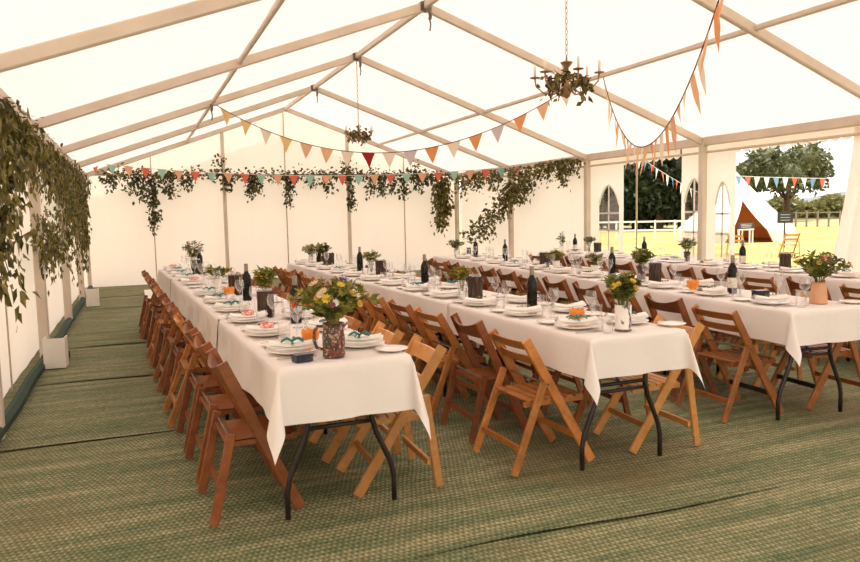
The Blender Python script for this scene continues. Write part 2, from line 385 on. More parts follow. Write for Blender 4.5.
for b in range(NB):
    y0, y1 = -BAY * b - .04, -BAY * (b + 1) + .04
    for x, z, w_, h_ in ((W / 2, HR + .01, .06, .09), (W / 4 * .98, roofz(W / 4 * .98) + .01, .05, .06), (W - W / 4 * .98, roofz(W / 4 * .98) + .01, .05, .06), (.04, HE + .03, .10, .15), (W - .04, HE + .03, .10, .13)):
        beam('roof_beam' if h_ < .1 else 'eave_beam', (x, y0, z), (x, y1, z), w_, h_)
    beam('eave_beam', (W - .02, y0, HE - .13), (W - .02, y1, HE - .13), .04, .035)
beam('roof_beam', (.1, .0, HE + .05), (W - .1, .0, HE + .05), .05, .05, m='alu')
for x in (3.0, 6.0): beam('wall_post', (x, 0, -.02), (x, 0, roofz(x) - .04), .08, .08, (0, 1, 0))
struct(MB().tube([(.06, -.4 - .3 * i, .03 + .012 * math.sin(i)) for i in range(66)], .05, 7).build('trim_mat_roll', M['greenroll']))

# ---------------------------------------------------------------- hanging hooks
def strap_fn():
    t = thing('hanging_shackle', '', 'shackle', group=None)
    MB().tube([(0, 0, 0), (.01, 0, -.06), (0, 0, -.10)], .022, 6).build('clip', M['steel'], t)
    MB().tube([(0, 0, -.10), (.012, .0, -.16), (0, 0, -.24)], .010, 6).build('strap_end', M['steel'], t); return t
strap = Kind(strap_fn)
for y, nm in ((-3, 'second roof beam from the far gable'), (-9, 'roof beam above the large chandelier end'), (-6, 'roof beam holding the far chandelier')):
    strap.put((W / 2 + .04, y - .05, HR - .065), 0, 'dark steel shackle hanging at ridge from the ' + nm)
strap.put((W / 4 * .98 - .03, -6.06, roofz(W / 4) - .05), 0, 'dark steel shackle on left roof slope where the pastel bunting ties')

# ---------------------------------------------------------------- chairs
def chair(kind):
    wd = {'A': 'honey', 'B': 'red', 'L': 'light', 'D': 'brown'}[kind]; m = M[wd]
    t = thing('folding_chair', '', 'chair')
    tx, tz, fx, rx, sz, s0, s1 = {'A': (-.145, .742, .285, -.25, .392, -.125, .235), 'D': (-.145, .742, .28, -.25, .392, -.125, .235), 'B': (-.150, .768, .20, -.225, .385, -.13, .19), 'L': (-.27, .745, .225, -.22, .392, -.11, .20)}[kind]
    tp, ft = V(tx, 0, tz), V(fx, 0, 0); bx = lambda z: fx + (tx - fx) * z / tz
    for s in (-1, 1):
        MB().bar(ft + V(0, .212 * s, 0), tp + V(0, .195 * s, 0), .022, .056, (0, 1, 0), bev=.005) if 0 else None
        mb = MB(); mb.bar(ft + V(0, .205 * s, .0), tp + V(0, .198 * s, 0), .056, .022, (0, 1, 0), bev=.005); mb.build('front_leg', m, t)
        mb = MB(); mb.bar((rx, .235 * s, 0), (-.125 if kind == 'B' else bx(.50) - .045, .228 * s, .43 if kind == 'B' else .50), .045, .022, (0, 1, 0), bev=.005); mb.build('rear_leg', m, t)
    mb = MB()
    if kind == 'B':
        mb.grid(lambda u, v: V(s0 + (s1 - s0) * u, -.185 + .37 * v, sz - .012 * math.sin(PI * v) + (.008 if u < .05 else 0)), 8, 8)
        mb.grid(lambda u, v: V(s1 - (s1 - s0) * u, -.185 + .37 * v, sz - .018), 4, 4)
        mb.bar((s0, -.19, sz - .01), (s0, .19, sz - .01), .03, .02); mb.bar((s1, -.19, sz - .01), (s1, .19, sz - .01), .03, .02)
    else:
        for i in range(6): x = s0 + .02 + (s1 - s0 - .04) * i / 5; mb.bar((x, -.188, sz), (x, .188, sz), .046, .014, bev=.003)
    for s in (-1, 1): mb.bar((s0 - .02, .172 * s, sz - .02), (s1 + .01, .172 * s, sz - .02), .026, .026)
    mb.build('seat', m, t)
    def slat(z, h, bow, sag=0):
        x0 = bx(z)
        def fr(u, v, off):
            q = 2 * u - 1
            return V(x0 - bow * (1 - q * q) + off - .5 * (v - .5) * h, .19 * q, z + h * (v - .5) - sag * (1 - q * q) * v)
        mb = MB(); mb.grid(lambda u, v: fr(u, v, -.008), 8, 3); mb.grid(lambda u, v: fr(1 - u, v, .008), 8, 3)
        mb.grid(lambda u, v: fr(u, 1, -.008 + .016 * v), 8, 1); mb.grid(lambda u, v: fr(1 - u, 0, -.008 + .016 * v), 8, 1)
        mb.build('back_slat', m, t)
    if kind == 'B': slat(.705, .105, .030, .035)
    elif kind == 'L': slat(.68, .07, .014); slat(.55, .065, .014)
    else: slat(.706, .048, .026); slat(.62, .048, .026)
    mb = MB(); mb.bar((rx + .052, -.225, .135), (rx + .052, .225, .135), .018, .034); mb.build('stretcher', m, t)
    mb = MB(); mb.bar((bx(.15), -.195, .15), (bx(.15), .195, .15), .018, .034); mb.build('stretcher', m if kind != 'D' else M['blackpipe'], t)
    mb = MB(); q = (-.127, .405) if kind == 'B' else (bx(.485) - .02, .485); mb.tube([(q[0], -.225, q[1]), (q[0], .225, q[1])], .006, 6); mb.build('pivot_rod', M['steel'], t)
    return t
CH = {k: Kind(lambda k=k: chair(k)) for k in 'ABLD'}
TONE = {'A': 'honey wood slat-back', 'B': 'reddish wood scoop-back', 'L': 'pale wood wide-slat', 'D': 'mid-brown wood slat-back'}
ORD = 'first second third fourth fifth sixth seventh eighth ninth tenth eleventh twelfth thirteenth'.split()

# ---------------------------------------------------------------- table rows
class Row:
    def __init__(s, near, far, wd, desc, short, drop):
        s.drop = drop
        s.o = V(*near, 0); d = V(*far, 0) - s.o; s.len = d.length; s.d = d.normalized(); s.p = V(s.d.y, -s.d.x, 0); s.w = wd; s.desc = desc; s.short = short
        s.rz = math.atan2(-s.d.x, s.d.y)
    def at(s, st, t, z=0): q = s.o + s.d * st + s.p * t; return V(q.x, q.y, z)
    def loc(s, x, y, lo=.27, hi=.47): q = V(x, y, 0) - s.o; return q.dot(s.d), max(lo, min(hi, q.dot(s.p)))
ROWS = [Row((1.575, -14.36), (1.30, -6.91), .63, 'leftmost long table', 'leftmost table', .27), Row((3.22, -14.40), (3.08, -6.9), .63, 'second long table', 'second table', .225),
        Row((4.95, -14.15), (5.5, -6.7), .64, 'third long table', 'third table', .235), Row((7.0, -14.3), (7.38, -6.85), .64, 'long table along the open side', 'open-side table', .24)]
TL = 1.85; TZ = .768
LEGS = [(-.785, .475), (-.775, .435), (-.805, .405), (-.845, .365)]
def table_fn(w, k):
    t = thing('trestle_table', '', 'table', group=None)
    mb = MB(); mb.box((0, 0, TZ - .018), (w - .012, TL - .02, .03)); mb.build('tabletop', M['ply'], t)
    for e, y in zip((-1, 1), LEGS[k]):
        for s in (-1, 1):
            mb = MB(); mb.tube([(s * .165, y, .70), (s * .165, y, .44), (s * .19, y, .36), (s * .26, y, .20), (s * .275, y, .13), (s * .275, y, 0)], .0145, 8); mb.build('leg', M['blackpipe'], t, True)
        mb = MB(); mb.tube([(-.165, y, .47), (.165, y, .47)], .011, 6); mb.tube([(-.165, y, .43), (.165, y, .43)], .011, 6); mb.build('crossbar', M['blackpipe'], t, True)
        mb = MB(); mb.tube([(0, y, .45), (0, y - e * .33, .70)], .009, 6); mb.build('brace', M['blackpipe'], t, True)
    return t
def cloth(row, k, n):
    """one cloth: hangs .29 at both sides, at a row end also hangs over the end with draped corners"""
    w = row.w + .012; d = row.drop; a0 = .0 if k == 0 else -.06; L = TL + (.02 if k < n - 1 else .02)
    e0, e1 = k == 0, k == n - 1; z0 = TZ + .004 + .003 * (k % 2); ex = .008 * (k % 2)
    y0 = -TL / 2 - (.008 if e0 else .07 * (k % 2)); y1 = TL / 2 + (.008 if e1 else .07 * (k % 2)); ph = R_.uniform(0, 6)
    def prof(q, end):          # arclength list
        return q
    st = .032
    def axis(lo, hi, h0, h1):
        v = []; 
        if h0: v += [lo - d + d * i / 10 for i in range(10)]
        m = max(2, int((hi - lo) / .05)); v += [lo + (hi - lo) * i / m for i in range(m + 1)]
        if h1: v += [hi + d * (i + 1) / 10 for i in range(10)]
        return v
    xs = axis(-w / 2 - ex, w / 2 + ex, 1, 1); ys = axis(y0, y1, e0, e1)
    def pos(a, b):
        sx = 1 if a > 0 else -1; ea = max(0, abs(a) - w / 2 - ex); sy = 1 if b > (y0 + y1) / 2 else -1
        eb = max(0, y0 - b) if sy < 0 else max(0, b - y1)
        cx = max(-w / 2 - ex, min(w / 2 + ex, a)); cy_ = max(y0, min(y1, b))
        if ea == 0 and eb == 0: return V(cx, cy_, z0)
        if eb == 0 or ea == 0:
            e = ea or eb; q = e / d; lean = .05
            along = cy_ if eb == 0 else cx
            off = e * lean + q * .010 * math.sin(along * 7 + ph + 2 * sx) + .004 * q * math.sin(along * 19 + ph) + .008
            gl = (along + k * TL if eb == 0 else along)
            off = e * lean + q * .010 * math.sin(gl * 7 + PH[row.desc] + 2 * sx) + .004 * q * math.sin(gl * 19 + PH[row.desc]) + .008
            edge = min(abs(along - (y0 if eb == 0 else -w / 2)), abs(along - (y1 if eb == 0 else w / 2)))
            off *= 1
            z = z0 - e + .006 if e > .02 else z0 - e * .7
            return V(cx + (sx * off if eb == 0 else 0), cy_ + (sy * off if ea == 0 else 0), z)
        r = math.hypot(ea, eb); phi = math.atan2(eb, ea); h = math.sin(2 * phi)
        al = .05 + .40 * h; ho = r * math.sin(al); tt = .13 * r * math.sin(4 * phi) * (1 if phi < PI / 4 else 1)
        ax, ay = (1 - h) * (1 if phi < PI / 4 else 0) + h * (.38 if sx < 0 else .15), (1 - h) * (0 if phi < PI / 4 else 1) + h * .92
        return V(cx + sx * (ho * ax + tt * .7 * .7 + .006), cy_ + sy * (ho * ay - tt * .7 * .7 + .006), z0 - r * math.cos(al) * (1 + .15 * h * h) + .006)
    nu, nv = len(xs) - 1, len(ys) - 1
    return MB().grid(lambda u, v: pos(xs[int(round(u * nu))], ys[int(round(v * nv))]), nu, nv)
TK = {}
PH = {r.desc: R_.uniform(0, 6) for r in ROWS}
NT = 4
PLACE = ['near end', 'second along', 'third along', 'gable end']
for ri, row in enumerate(ROWS):
    for k in range(NT):
        tk = TK.setdefault((row.w, k), Kind(lambda w=row.w, k=k: table_fn(w, k)))
        c = row.at(.01 + TL * (k + .5), row.w / 2)
        tk.put((c.x, c.y, 0), row.rz, 'folding table with black pipe legs under %s, %s' % (row.desc, PLACE[k]), 'folding trestle tables')
        o = cloth(row, k, NT).build('tablecloth', M['cloth'], None, True, (c.x, c.y, 0)); o.rotation_euler.z = row.rz
        tag(o, 'white cloth draped over the %s, %s' % (row.desc, PLACE[k]), 'tablecloth', 'white tablecloths')
SEATS = 12
KINDS = {(0, 0): 'BBBABDBABBDB', (0, 1): 'LLADADBADBAD', (1, 0): 'ABADAABDABAD', (1, 1): 'LBDBBDBABDBD', (2, 0): 'DBDBBDBBDBDB', (2, 1): 'DLBDBADBADBA', (3, 0): 'DDBDBBDBDBBD', (3, 1): 'LLALLALLALLA'}
for (ri, sd), ks in KINDS.items():
    row = ROWS[ri]
    for i in range(SEATS):
        st = .47 + .605 * i + (.045 if i == 9 else 0); jt = R_.uniform(-.012, .012)
        off = {'A': .085, 'D': .085, 'B': .065, 'L': .035 if ri == 0 else .085}[ks[i]] + abs(jt)
        t = -off if sd == 0 else row.w + off
        p = row.at(st + R_.uniform(-.02, .02), t); rz = row.rz + (0 if sd == 0 else PI) + R_.uniform(-.035, .035) - (.07 if ks[i] == 'L' and ri < 2 else 0)
        CH[ks[i]].put((p.x, p.y, 0), rz, '%s folding chair, %s along the %s side of the %s' % (TONE[ks[i]], ORD[i], 'left right'.split()[sd], row.short), 'folding chairs along the long tables')

# ---------------------------------------------------------------- tableware
ZT = TZ + .008
def plate_fn(r):
    t = thing('dinner_plate' if r > .1 else 'side_plate', '', 'plate')
    MB().lathe([(0, .002), (r * .55, 0), (r * .62, .004), (r, .018), (r, .021), (r * .62, .009), (0, .008)], 24).build('plate_body', M['china'], t, True)
    MB().lathe([(r * .96, .0205), (r * 1.0, .0225), (r * 1.005, .020)], 24).build('plate_rim', M['china'], t, True)
    return t
def single(fn):
    """a thing that is one mesh"""
    return fn
def tableware(name, cat, mb, m, smooth=True):
    o = mb.build(name, m, None, smooth); return tag(o, '', cat)
plateK = Kind(lambda: tableware('dinner_plate', 'plate', MB().lathe([(0, .002), (.07, 0), (.08, .004), (.132, .018), (.132, .021), (.082, .009), (0, .008)], 26), M['china']))
sideK = Kind(lambda: tableware('side_plate', 'plate', MB().lathe([(0, .002), (.045, 0), (.05, .003), (.082, .012), (.082, .015), (.05, .007), (0, .006)], 22), M['china']))
def napkin_fn(kind):
    t = thing('napkin', '', 'napkin')
    mb = MB()
    def fold(u, v, dz, sc):
        q = 2 * u - 1; x = .125 * q * sc; y = (v - .5) * .10 * sc * (1 - .25 * abs(q)); z = dz + .016 * (1 - (2 * v - 1) ** 2) * (1 - .4 * math.exp(-(q * 4) ** 2)) + .014 * q * q
        return V(x, y, z)
    for i in range(2): mb.grid(lambda u, v: fold(u, v, .004 + .010 * i, 1 - .08 * i), 14, 6)
    mb.grid(lambda u, v: V(.118 * (2 * u - 1), (v - .5) * .09, .003 + .012 * (2 * u - 1) ** 2), 8, 3)
    mb.build('folded_cloth', M['napkin'], t, True)
    mb = MB()
    if kind == 'teal':
        mb.grid(lambda u, v: V(-.006 + .012 * u, (v - .5) * .10, .026 + .008 * (1 - (2 * v - 1) ** 2)), 2, 8)
        for a in (.5, -.5, 2.6, -2.7, 1.3):
            mb.tube([(0, 0, .036), (.03 * math.cos(a), .03 * math.sin(a), .050), (.062 * math.cos(a), .062 * math.sin(a), .036)], .0048, 5)
        mb.build('ribbon', M['teal'], t)
    elif kind == 'red':
        mb.box((.0, -.005, .036), (.075, .055, .006), Matrix.Rotation(.35, 3, 'X')); mb.build('printed_card', M['redprint'], t)
        mb = MB(); mb.tube([(-.05, .03, .036), (0, .02, .046), (.05, .035, .036)], .005, 5); mb.build('ribbon', M['teal'], t)
    else:
        mb.tube([(-.04, 0, .034), (.05, .01, .038)], .002, 4)
        for i in range(7): mb.leaf((-.03 + .012 * i, 0, .036), (.4, (-1) ** i, .5), .026, .007)
        mb.build('herb_sprig', M['sprig'], t)
    return t
NK = {k: Kind(lambda k=k: napkin_fn(k)) for k in ('teal', 'red', 'sprig')}
NKL = {'teal': 'folded white napkin with teal bow', 'red': 'folded napkin with red printed card', 'sprig': 'folded white napkin with herb sprig'}
def flatk(name, fork):
    mb = MB(); mb.box((0, -.045, .003), (.012, .10, .004)); mb.box((0, .045, .003), (.018 if not fork else .007, .10, .003))
    if fork:
        mb.box((0, .075, .003), (.022, .03, .003))
        for x in (-.009, -.003, .003, .009): mb.box((x, .105, .003), (.003, .034, .003))
    return tableware(name, 'cutlery', mb, M['cut'], False)
knifeK = Kind(lambda: flatk('table_knife', False)); forkK = Kind(lambda: flatk('table_fork', True))
def wine_fn():
    return tableware('wine_glass', 'glass', MB().lathe([(0, .001), (.032, .001), (.032, .003), (.005, .008), (.004, .085), (.012, .095), (.034, .125), (.037, .15), (.030, .19)], 16), M['glass'])
wineK = Kind(wine_fn)
def tumbler_fn():
    return tableware('water_tumbler', 'glass', MB().lathe([(0, .004), (.028, .002), (.031, .01), (.035, .095)], 16), M['glass'])
tumK = Kind(tumbler_fn)
used = []          # table positions already taken by centrepieces are kept clear
SEC = {}
def clear(ri, st, t, r):
    for a, b, q in SEC.get(ri, ()):
        if math.hypot(a - st, b - t) < q + r: return False
    return True
def take(ri, st, t, r): SEC.setdefault(ri, []).append((st, t, r))

# ---------------------------------------------------------------- centrepieces
LOCAL_HINT = {}
def put_item(ri, x, y, rad, lo=.29, hi=.45):
    row = ROWS[ri]; st, t = row.loc(x, y, lo, hi)
    st = max(.1, min(row.len - .12, st))
    for _ in range(30):
        if clear(ri, st, t, rad): break
        st += .03
    take(ri, st, t, rad); p = row.at(st, t, ZT); return (p.x, p.y, ZT)
def bottle_fn(label):
    t = thing('wine_bottle', '', 'bottle')
    MB().lathe([(0, .004), (.034, 0), (.037, .006), (.037, .18), (.033, .205), (.017, .235), (.0145, .25), (.0145, .275)], 16).build('bottle_body', M['bottle'], t, True)
    MB().lathe([(.0152, .238), (.0158, .242), (.0158, .302), (.013, .304), (0, .304)], 14).build('capsule', M['capsule'], t, True)
    if label: MB().lathe([(.0376, .045), (.0378, .046), (.0378, .125), (.0376, .126)], 16).build('bottle_label', M['label'], t, True)
    return t
BK = {k: Kind(lambda k=k: bottle_fn(k)) for k in (0, 1)}
def bark_fn():
    t = thing('bark_lantern', '', 'lantern')
    mb = MB(); n = 26; prof = [(.0, 0), (.056, .002), (.058, .05), (.056, .10), (.059, .15), (.057, .178), (.046, .178)]
    mb.lathe(prof, n)
    rr = random.Random(3); k = [1 + rr.uniform(-.05, .05) for _ in range(n)]
    mb.v = [(x * k[i % n], y * k[i % n], z) for i, (x, y, z) in enumerate(mb.v)]
    mb.build('bark_sleeve', M['bark'], t, True)
    MB().lathe([(.044, .12), (.047, .13), (.047, .192), (.045, .194), (.043, .19), (.043, .13)], 18).build('glass_rim', M['glass'], t, True)
    MB().lathe([(0, .13), (.03, .13), (.03, .155), (0, .157)], 12).build('candle', M['candle'], t, True)
    return t
barkK = Kind(bark_fn)
def orange_fn():
    t = thing('orange_bowl', '', 'bowl')
    mb = MB(); n = 24; mb.lathe([(0, .003), (.024, 0), (.026, .004), (.042, .035), (.046, .065), (.043, .082), (.038, .08), (.034, .03), (0, .02)], n)
    mb.v = [(x * (1 + .06 * math.cos(8 * math.atan2(y, x))), y * (1 + .06 * math.cos(8 * math.atan2(y, x))), z + (.006 * math.cos(8 * math.atan2(y, x)) if z > .07 else 0)) for x, y, z in mb.v]
    mb.build('fluted_bowl', M['orange'], t, True)
    MB().lathe([(0, .021), (.018, .021), (.018, .035), (0, .036)], 12).build('tealight', M['candle'], t); return t
orK = Kind(orange_fn)
def petal_head(r, n, dome=.4):
    mb = MB()
    for k in range(n):
        a = 2 * PI * k / n; p = V(0, 0, 0); d = V(math.cos(a), math.sin(a), dome)
        s = V(-math.sin(a), math.cos(a), 0) * r * 1.6 / n * 1.4
        mb.add([p, p + d * r * .6 + s, p + d * r, p + d * r * .6 - s], [(0, 1, 2, 3)])
    mb.lathe([(r * .28, r * .18), (r * .2, r * .35), (0, r * .4)], 8); return mb
HEAD = {}
def bouquet(loc, h, spread, nst, cols, lab, leafm='leafB', rim=.05, heads=True, big=1., nleaf=14, z0=.0, dep=.10):
    t = thing('flower_bouquet', lab, 'flowers', loc)
    st = MB(); lf = MB(); tips = []; bl = {}
    for i in range(nst):
        a = i * 2.4 + R_.uniform(-.4, .4); q = math.sqrt((i + .6) / nst); rr = spread * q * R_.uniform(.8, 1.15)
        hh = h * (1.05 - .45 * q * q) * R_.uniform(.85, 1.1)
        base_ = V(.25 * rim * math.cos(a), .25 * rim * math.sin(a), z0 - dep); neck = V(.6 * rim * math.cos(a), .6 * rim * math.sin(a), z0 + .02)
        tip = V(rr * math.cos(a), rr * math.sin(a), z0 + hh); mid = neck.lerp(tip, .5) + V(0, 0, .02)
        st.tube([base_, neck, mid, tip], .0022, 4, cap=False); tips.append((tip, (tip - mid).normalized()))
        for j in range(nleaf):
            u = R_.uniform(.1, 1); p = neck.lerp(mid, u * 2) if u < .5 else mid.lerp(tip, u * 2 - 1)
            lf.leaf(p, V(R_.gauss(0, 1), R_.gauss(0, 1), R_.uniform(-.2, .9)), R_.uniform(.03, .06) * big, R_.uniform(.007, .014) * big)
    st.build('stems', M['sprig'], t); lf.build('foliage', M[leafm], t)
    for i, (tip, d) in enumerate(tips):
        c = cols[i % len(cols)]
        if not c: continue
        if heads:
            nm, r = c if isinstance(c, tuple) else (c, .022)
            key = (nm, r)
            if key not in HEAD: HEAD[key] = petal_head(r, 9).build('flower_head', FL[nm], t); o = HEAD[key]
            else: o = HEAD[key].copy(); C.objects.link(o); o.parent = t
            o.location = tip; o.rotation_euler = d.to_track_quat('Z', 'Y').to_euler(); o['label'] = nm + ' blossom'
        else:
            nm = c[0] if isinstance(c, tuple) else c; mb = bl.setdefault(nm, MB())
            for _ in range(5):
                p = tip + V(R_.gauss(0, .014), R_.gauss(0, .014), R_.gauss(0, .01)); b = petal_head(.017 * big, 6); mb.add([V(*q) + p for q in b.v], b.f)
    for nm, mb in bl.items(): mb.build('blossom_sprays', FL[nm], t)['label'] = nm + ' blossoms'
    return t
def vessel(kind, loc, lab, rz=0):
    spec = dict(jug=('flower_jug', 'jug'), toile=('flower_vase', 'vase'), peach=('flower_vase', 'vase'), cup=('flower_cup', 'cup'), dark=('flower_pot', 'pot'), jar=('glass_jar', 'jar'))[kind]
    t = thing(spec[0], lab, spec[1], loc, rz)
    if kind == 'jug':
        MB().lathe([(0, .004), (.052, 0), (.055, .006), (.054, .10), (.049, .135), (.052, .165), (.049, .163), (.046, .135), (.05, .02), (0, .012)], 26).build('jug_body', M['floral'], t, True)
        MB().tube([(-.050, 0, .148), (-.075, 0, .150), (-.092, 0, .125), (-.094, 0, .08), (-.082, 0, .045), (-.053, 0, .035)], .008, 8).build('handle', M['floral'], t, True)
        MB().add([V(.047, -.018, .155), V(.047, .018, .155), V(.072, 0, .172), V(.052, 0, .135)], [(0, 1, 2), (0, 2, 3), (1, 3, 2)]).build('spout', M['floral'], t)
    elif kind == 'toile':
        MB().lathe([(0, .004), (.044, 0), (.046, .005), (.046, .148), (.043, .148), (.043, .02), (0, .015)], 24).build('vase_body', M['toile'], t, True)
        MB().lathe([(.0455, .001), (.0475, .003), (.0475, .012), (.0455, .013)], 24).build('base_band', M['steel'], t, True)
    elif kind == 'peach':
        MB().lathe([(0, .004), (.056, 0), (.059, .006), (.054, .07), (.044, .135), (.042, .150), (.039, .148), (.05, .05), (0, .015)], 24).build('vase_body', M['peach'], t, True)
        MB().tube([(.042, 0, .14), (.065, 0, .135), (.075, 0, .10), (.07, 0, .06), (.055, 0, .045)], .006, 6).build('handle', M['peach'], t, True)
    elif kind == 'cup':
        MB().lathe([(0, .003), (.03, 0), (.032, .004), (.045, .095), (.042, .095), (.03, .012), (0, .01)], 20).build('cup_body', M['china'], t, True)
        MB().lathe([(.0455, .09), (.047, .095), (.0445, .098)], 20).build('cup_rim', M['china'], t, True)
    elif kind == 'dark':
        MB().lathe([(0, .003), (.032, 0), (.034, .004), (.042, .12), (.039, .12), (.03, .012), (0, .01)], 20).build('pot_body', M['darkpot'], t, True)
        MB().lathe([(.0425, .108), (.045, .11), (.045, .124), (.0425, .126)], 20).build('pot_rim', M['darkpot'], t, True)
    else:
        MB().lathe([(0, .003), (.036, .001), (.04, .01), (.04, .09), (.032, .105), (.032, .12)], 18).build('jar_body', M['glass'], t, True)
        MB().lathe([(.033, .112), (.035, .114), (.035, .120), (.033, .122)], 18).build('jar_rim', M['glass'], t, True)
    return t
T1d, T2d, T3d, T4d = 'leftmost table', 'second table', 'third table', 'open-side table'
# leftmost table
p = put_item(0, 1.86, -14.22, .075, .2, .5); vessel('jug', p, 'floral printed jug with handle at the near end of the leftmost table', -.35)
bouquet((p[0], p[1], p[2] + .165), .19, .21, 54, ['mustard', 'cream', None, ('yellow', .02), ('cream', .026), ('lilac', .034), ('mustard', .018), None, 'cream', ('yellow', .026), ('plum', .016), 'mustard', ('cream', .028), None, ('white', .02), 'yellow', 'cream', None, ('mustard', .024), ('red', .026), 'cream', ('yellow', .018), ('plum', .016), None, 'cream', 'mustard', ('white', .018)], 'large mixed bouquet with lilac and red blooms in the floral jug', 'sprig', .05, True, 1.15, 9)
row = ROWS[0]; q = row.at(.095, .125, ZT); take(0, .095, .125, .045)
t = thing('trinket_tin', 'dark navy tin beside the floral jug on the leftmost table', 'tin', (q.x, q.y, ZT), .25)
mb = MB(); mb.box((0, 0, .014), (.085, .055, .026)); mb.build('tin_body', M['navy'], t); mb = MB(); mb.box((0, 0, .0315), (.089, .059, .009)); mb.build('lid', M['navy'], t)
def orange(ri, x, y, lab): p = put_item(ri, x, y, .05, .20, .40); orK.put(p, 0, lab, 'orange fluted bowls')
def bottle(ri, x, y, lab, k=0): p = put_item(ri, x, y, .042); BK[k].put(p, R_.uniform(0, 6), lab, 'wine bottles')
def bark(ri, x, y, lab): p = put_item(ri, x, y, .065); barkK.put(p, R_.uniform(0, 6), lab, 'bark-wrapped lanterns')
def flowers(ri, x, y, vk, vlab, blab, h, sp, n, cols, leafm='leafB', nleaf=12, rim=.04, heads=False, big=1.):
    p = put_item(ri, x, y, .07); vessel(vk, p, vlab, R_.uniform(-.3, .3)); hz = dict(toile=.145, peach=.148, cup=.095, dark=.12, jar=.118)[vk]
    return bouquet((p[0], p[1], p[2] + hz), h, sp, n, cols, blab, leafm, rim, heads, big, nleaf, dep=hz - .03)
orange(0, 1.83, -13.85, 'orange fluted bowl closest to the floral jug on the leftmost table')
bark(0, 1.79, -12.62, 'bark-wrapped glass lantern, largest looking on the leftmost table')
bottle(0, 1.93, -13.0, 'wine bottle just behind the floral jug bouquet on the leftmost table')
orange(0, 1.73, -11.15, 'orange fluted bowl halfway down the leftmost table')
bottle(0, 1.83, -11.54, 'wine bottle beside the middle bark lantern on the leftmost table')
bark(0, 1.80, -11.1, 'bark-wrapped glass lantern halfway down the leftmost table')
flowers(0, 1.72, -10.3, 'cup', 'white cup of wildflowers halfway down the leftmost table', 'low loose wildflowers with white blooms halfway down the leftmost table', .10, .17, 22, ['white', 'yellow', None], 'leafB', 10)
flowers(0, 1.9, -12.0, 'jar', 'clear glass jar of foliage behind the largest bark lantern', 'tall yellow-green foliage bunch in glass jar on the leftmost table', .17, .10, 16, ['yellow', None, None], 'sprig', 26)
flowers(0, 1.72, -7.3, 'dark', 'dark vase at the gable end of the leftmost table', 'spiky purple and green bouquet at the gable end of leftmost table', .26, .17, 20, ['purple', None, 'lilac'], 'leafA', 10)
bark(0, 1.68, -8.32, 'bark-wrapped lantern near the gable end of the leftmost table')
bottle(0, 1.75, -7.95, 'wine bottle near the gable end of the leftmost table')
# second table
p = put_item(1, 3.51, -14.27, .06, .3, .52); vessel('toile', p, 'white vase with dark printed marks, near end of second table')
bouquet((p[0], p[1], p[2] + .147), .17, .10, 26, ['yellow', 'white', None, 'mustard', None], 'yellow and white bouquet in the white printed vase on second table', 'leafB', .045, True, .9, 22)
row = ROWS[1]; orange(1, 3.47, -13.88, 'orange fluted bowl near the white printed vase on second table')
bottle(1, 3.53, -13.24, 'tall dark wine bottle standing nearest the printed vase on second table')
bark(1, 3.45, -12.45, 'bark-wrapped lantern nearest the open end of the second table')
flowers(1, 3.52, -12.1, 'jar', 'glass jar of yellow blooms behind first bark lantern on second table', 'low yellow bouquet behind first bark lantern on second table', .09, .10, 18, ['yellow', 'yellow', None], 'sprig', 14)
bottle(1, 3.5, -11.31, 'wine bottle in the middle stretch of the second table')
bark(1, 3.5, -10.0, 'bark-wrapped lantern in the middle stretch of the second table')
flowers(1, 3.5, -9.65, 'jar', 'glass jar of pale flowers beyond the middle lantern on second table', 'pale yellow bouquet beyond middle lantern on second table', .14, .11, 16, ['yellow', 'white', None], 'sprig', 12)
bottle(1, 3.5, -9.2, 'wine bottle two thirds along the second table')
bark(1, 3.45, -7.95, 'bark-wrapped lantern near the gable end of second table')
flowers(1, 3.45, -7.6, 'dark', 'dark pot of foliage near the gable end of second table', 'dark green foliage bunch near the gable end of second table', .17, .12, 16, ['mustard', None, None], 'leafA', 16)
bottle(1, 3.45, -7.3, 'last wine bottle at the gable end of second table')
flowers(1, 3.30, -7.15, 'cup', 'white cup of yellow flowers at the gable end of second table', 'yellow posy in white cup at the gable end of second table', .17, .14, 18, ['yellow', 'mustard', None], 'sprig', 10)
# third table
p = put_item(2, 5.40, -13.97, .065, .3, .5); vessel('peach', p, 'peach ceramic jug vase, near end of third table')
bouquet((p[0], p[1], p[2] + .148), .20, .19, 26, ['coral', None, 'mustard', 'plum', None, 'yellow'], 'wide green and rust bouquet in the peach jug vase', 'leafB', .042, True, 1., 18)
row = ROWS[2]; q = row.at(.60, .29, ZT); take(2, .60, .29, .06)
t = thing('navy_box', 'navy patterned box beside a wine bottle on third table', 'box', (q.x, q.y, ZT), -.1)
mb = MB(); mb.box((0, 0, .026), (.10, .07, .05)); mb.build('box_body', M['navy'], t); mb = MB(); mb.box((0, 0, .057), (.104, .074, .012)); mb.build('lid', M['navy'], t)
bottle(2, 5.38, -13.2, 'wine bottle with pale label beside navy box on third table', 1)
orange(2, 5.3, -12.85, 'orange fluted bowl near the open end of third table')
bark(2, 5.5, -12.13, 'bark-wrapped lantern beside the brown flower pot on third table')
flowers(2, 5.60, -11.85, 'dark', 'brown pot of foliage beside the bark lantern on third table', 'bushy green bunch in brown pot on third table', .16, .11, 22, ['white', None, None], 'leafB', 26)
bottle(2, 5.55, -11.4, 'wine bottle beyond the brown flower pot on third table')
flowers(2, 5.55, -11.1, 'cup', 'white cup of cream flowers on third table', 'cream flower bunch in white cup on third table', .12, .09, 14, ['white', 'cream', None], 'sprig', 10)
flowers(2, 5.6, -10.25, 'cup', 'white cup of bright yellow flowers on third table', 'dense bright yellow bouquet in the middle of third table', .10, .12, 26, ['yellow', 'yellow', None], 'sprig', 14)
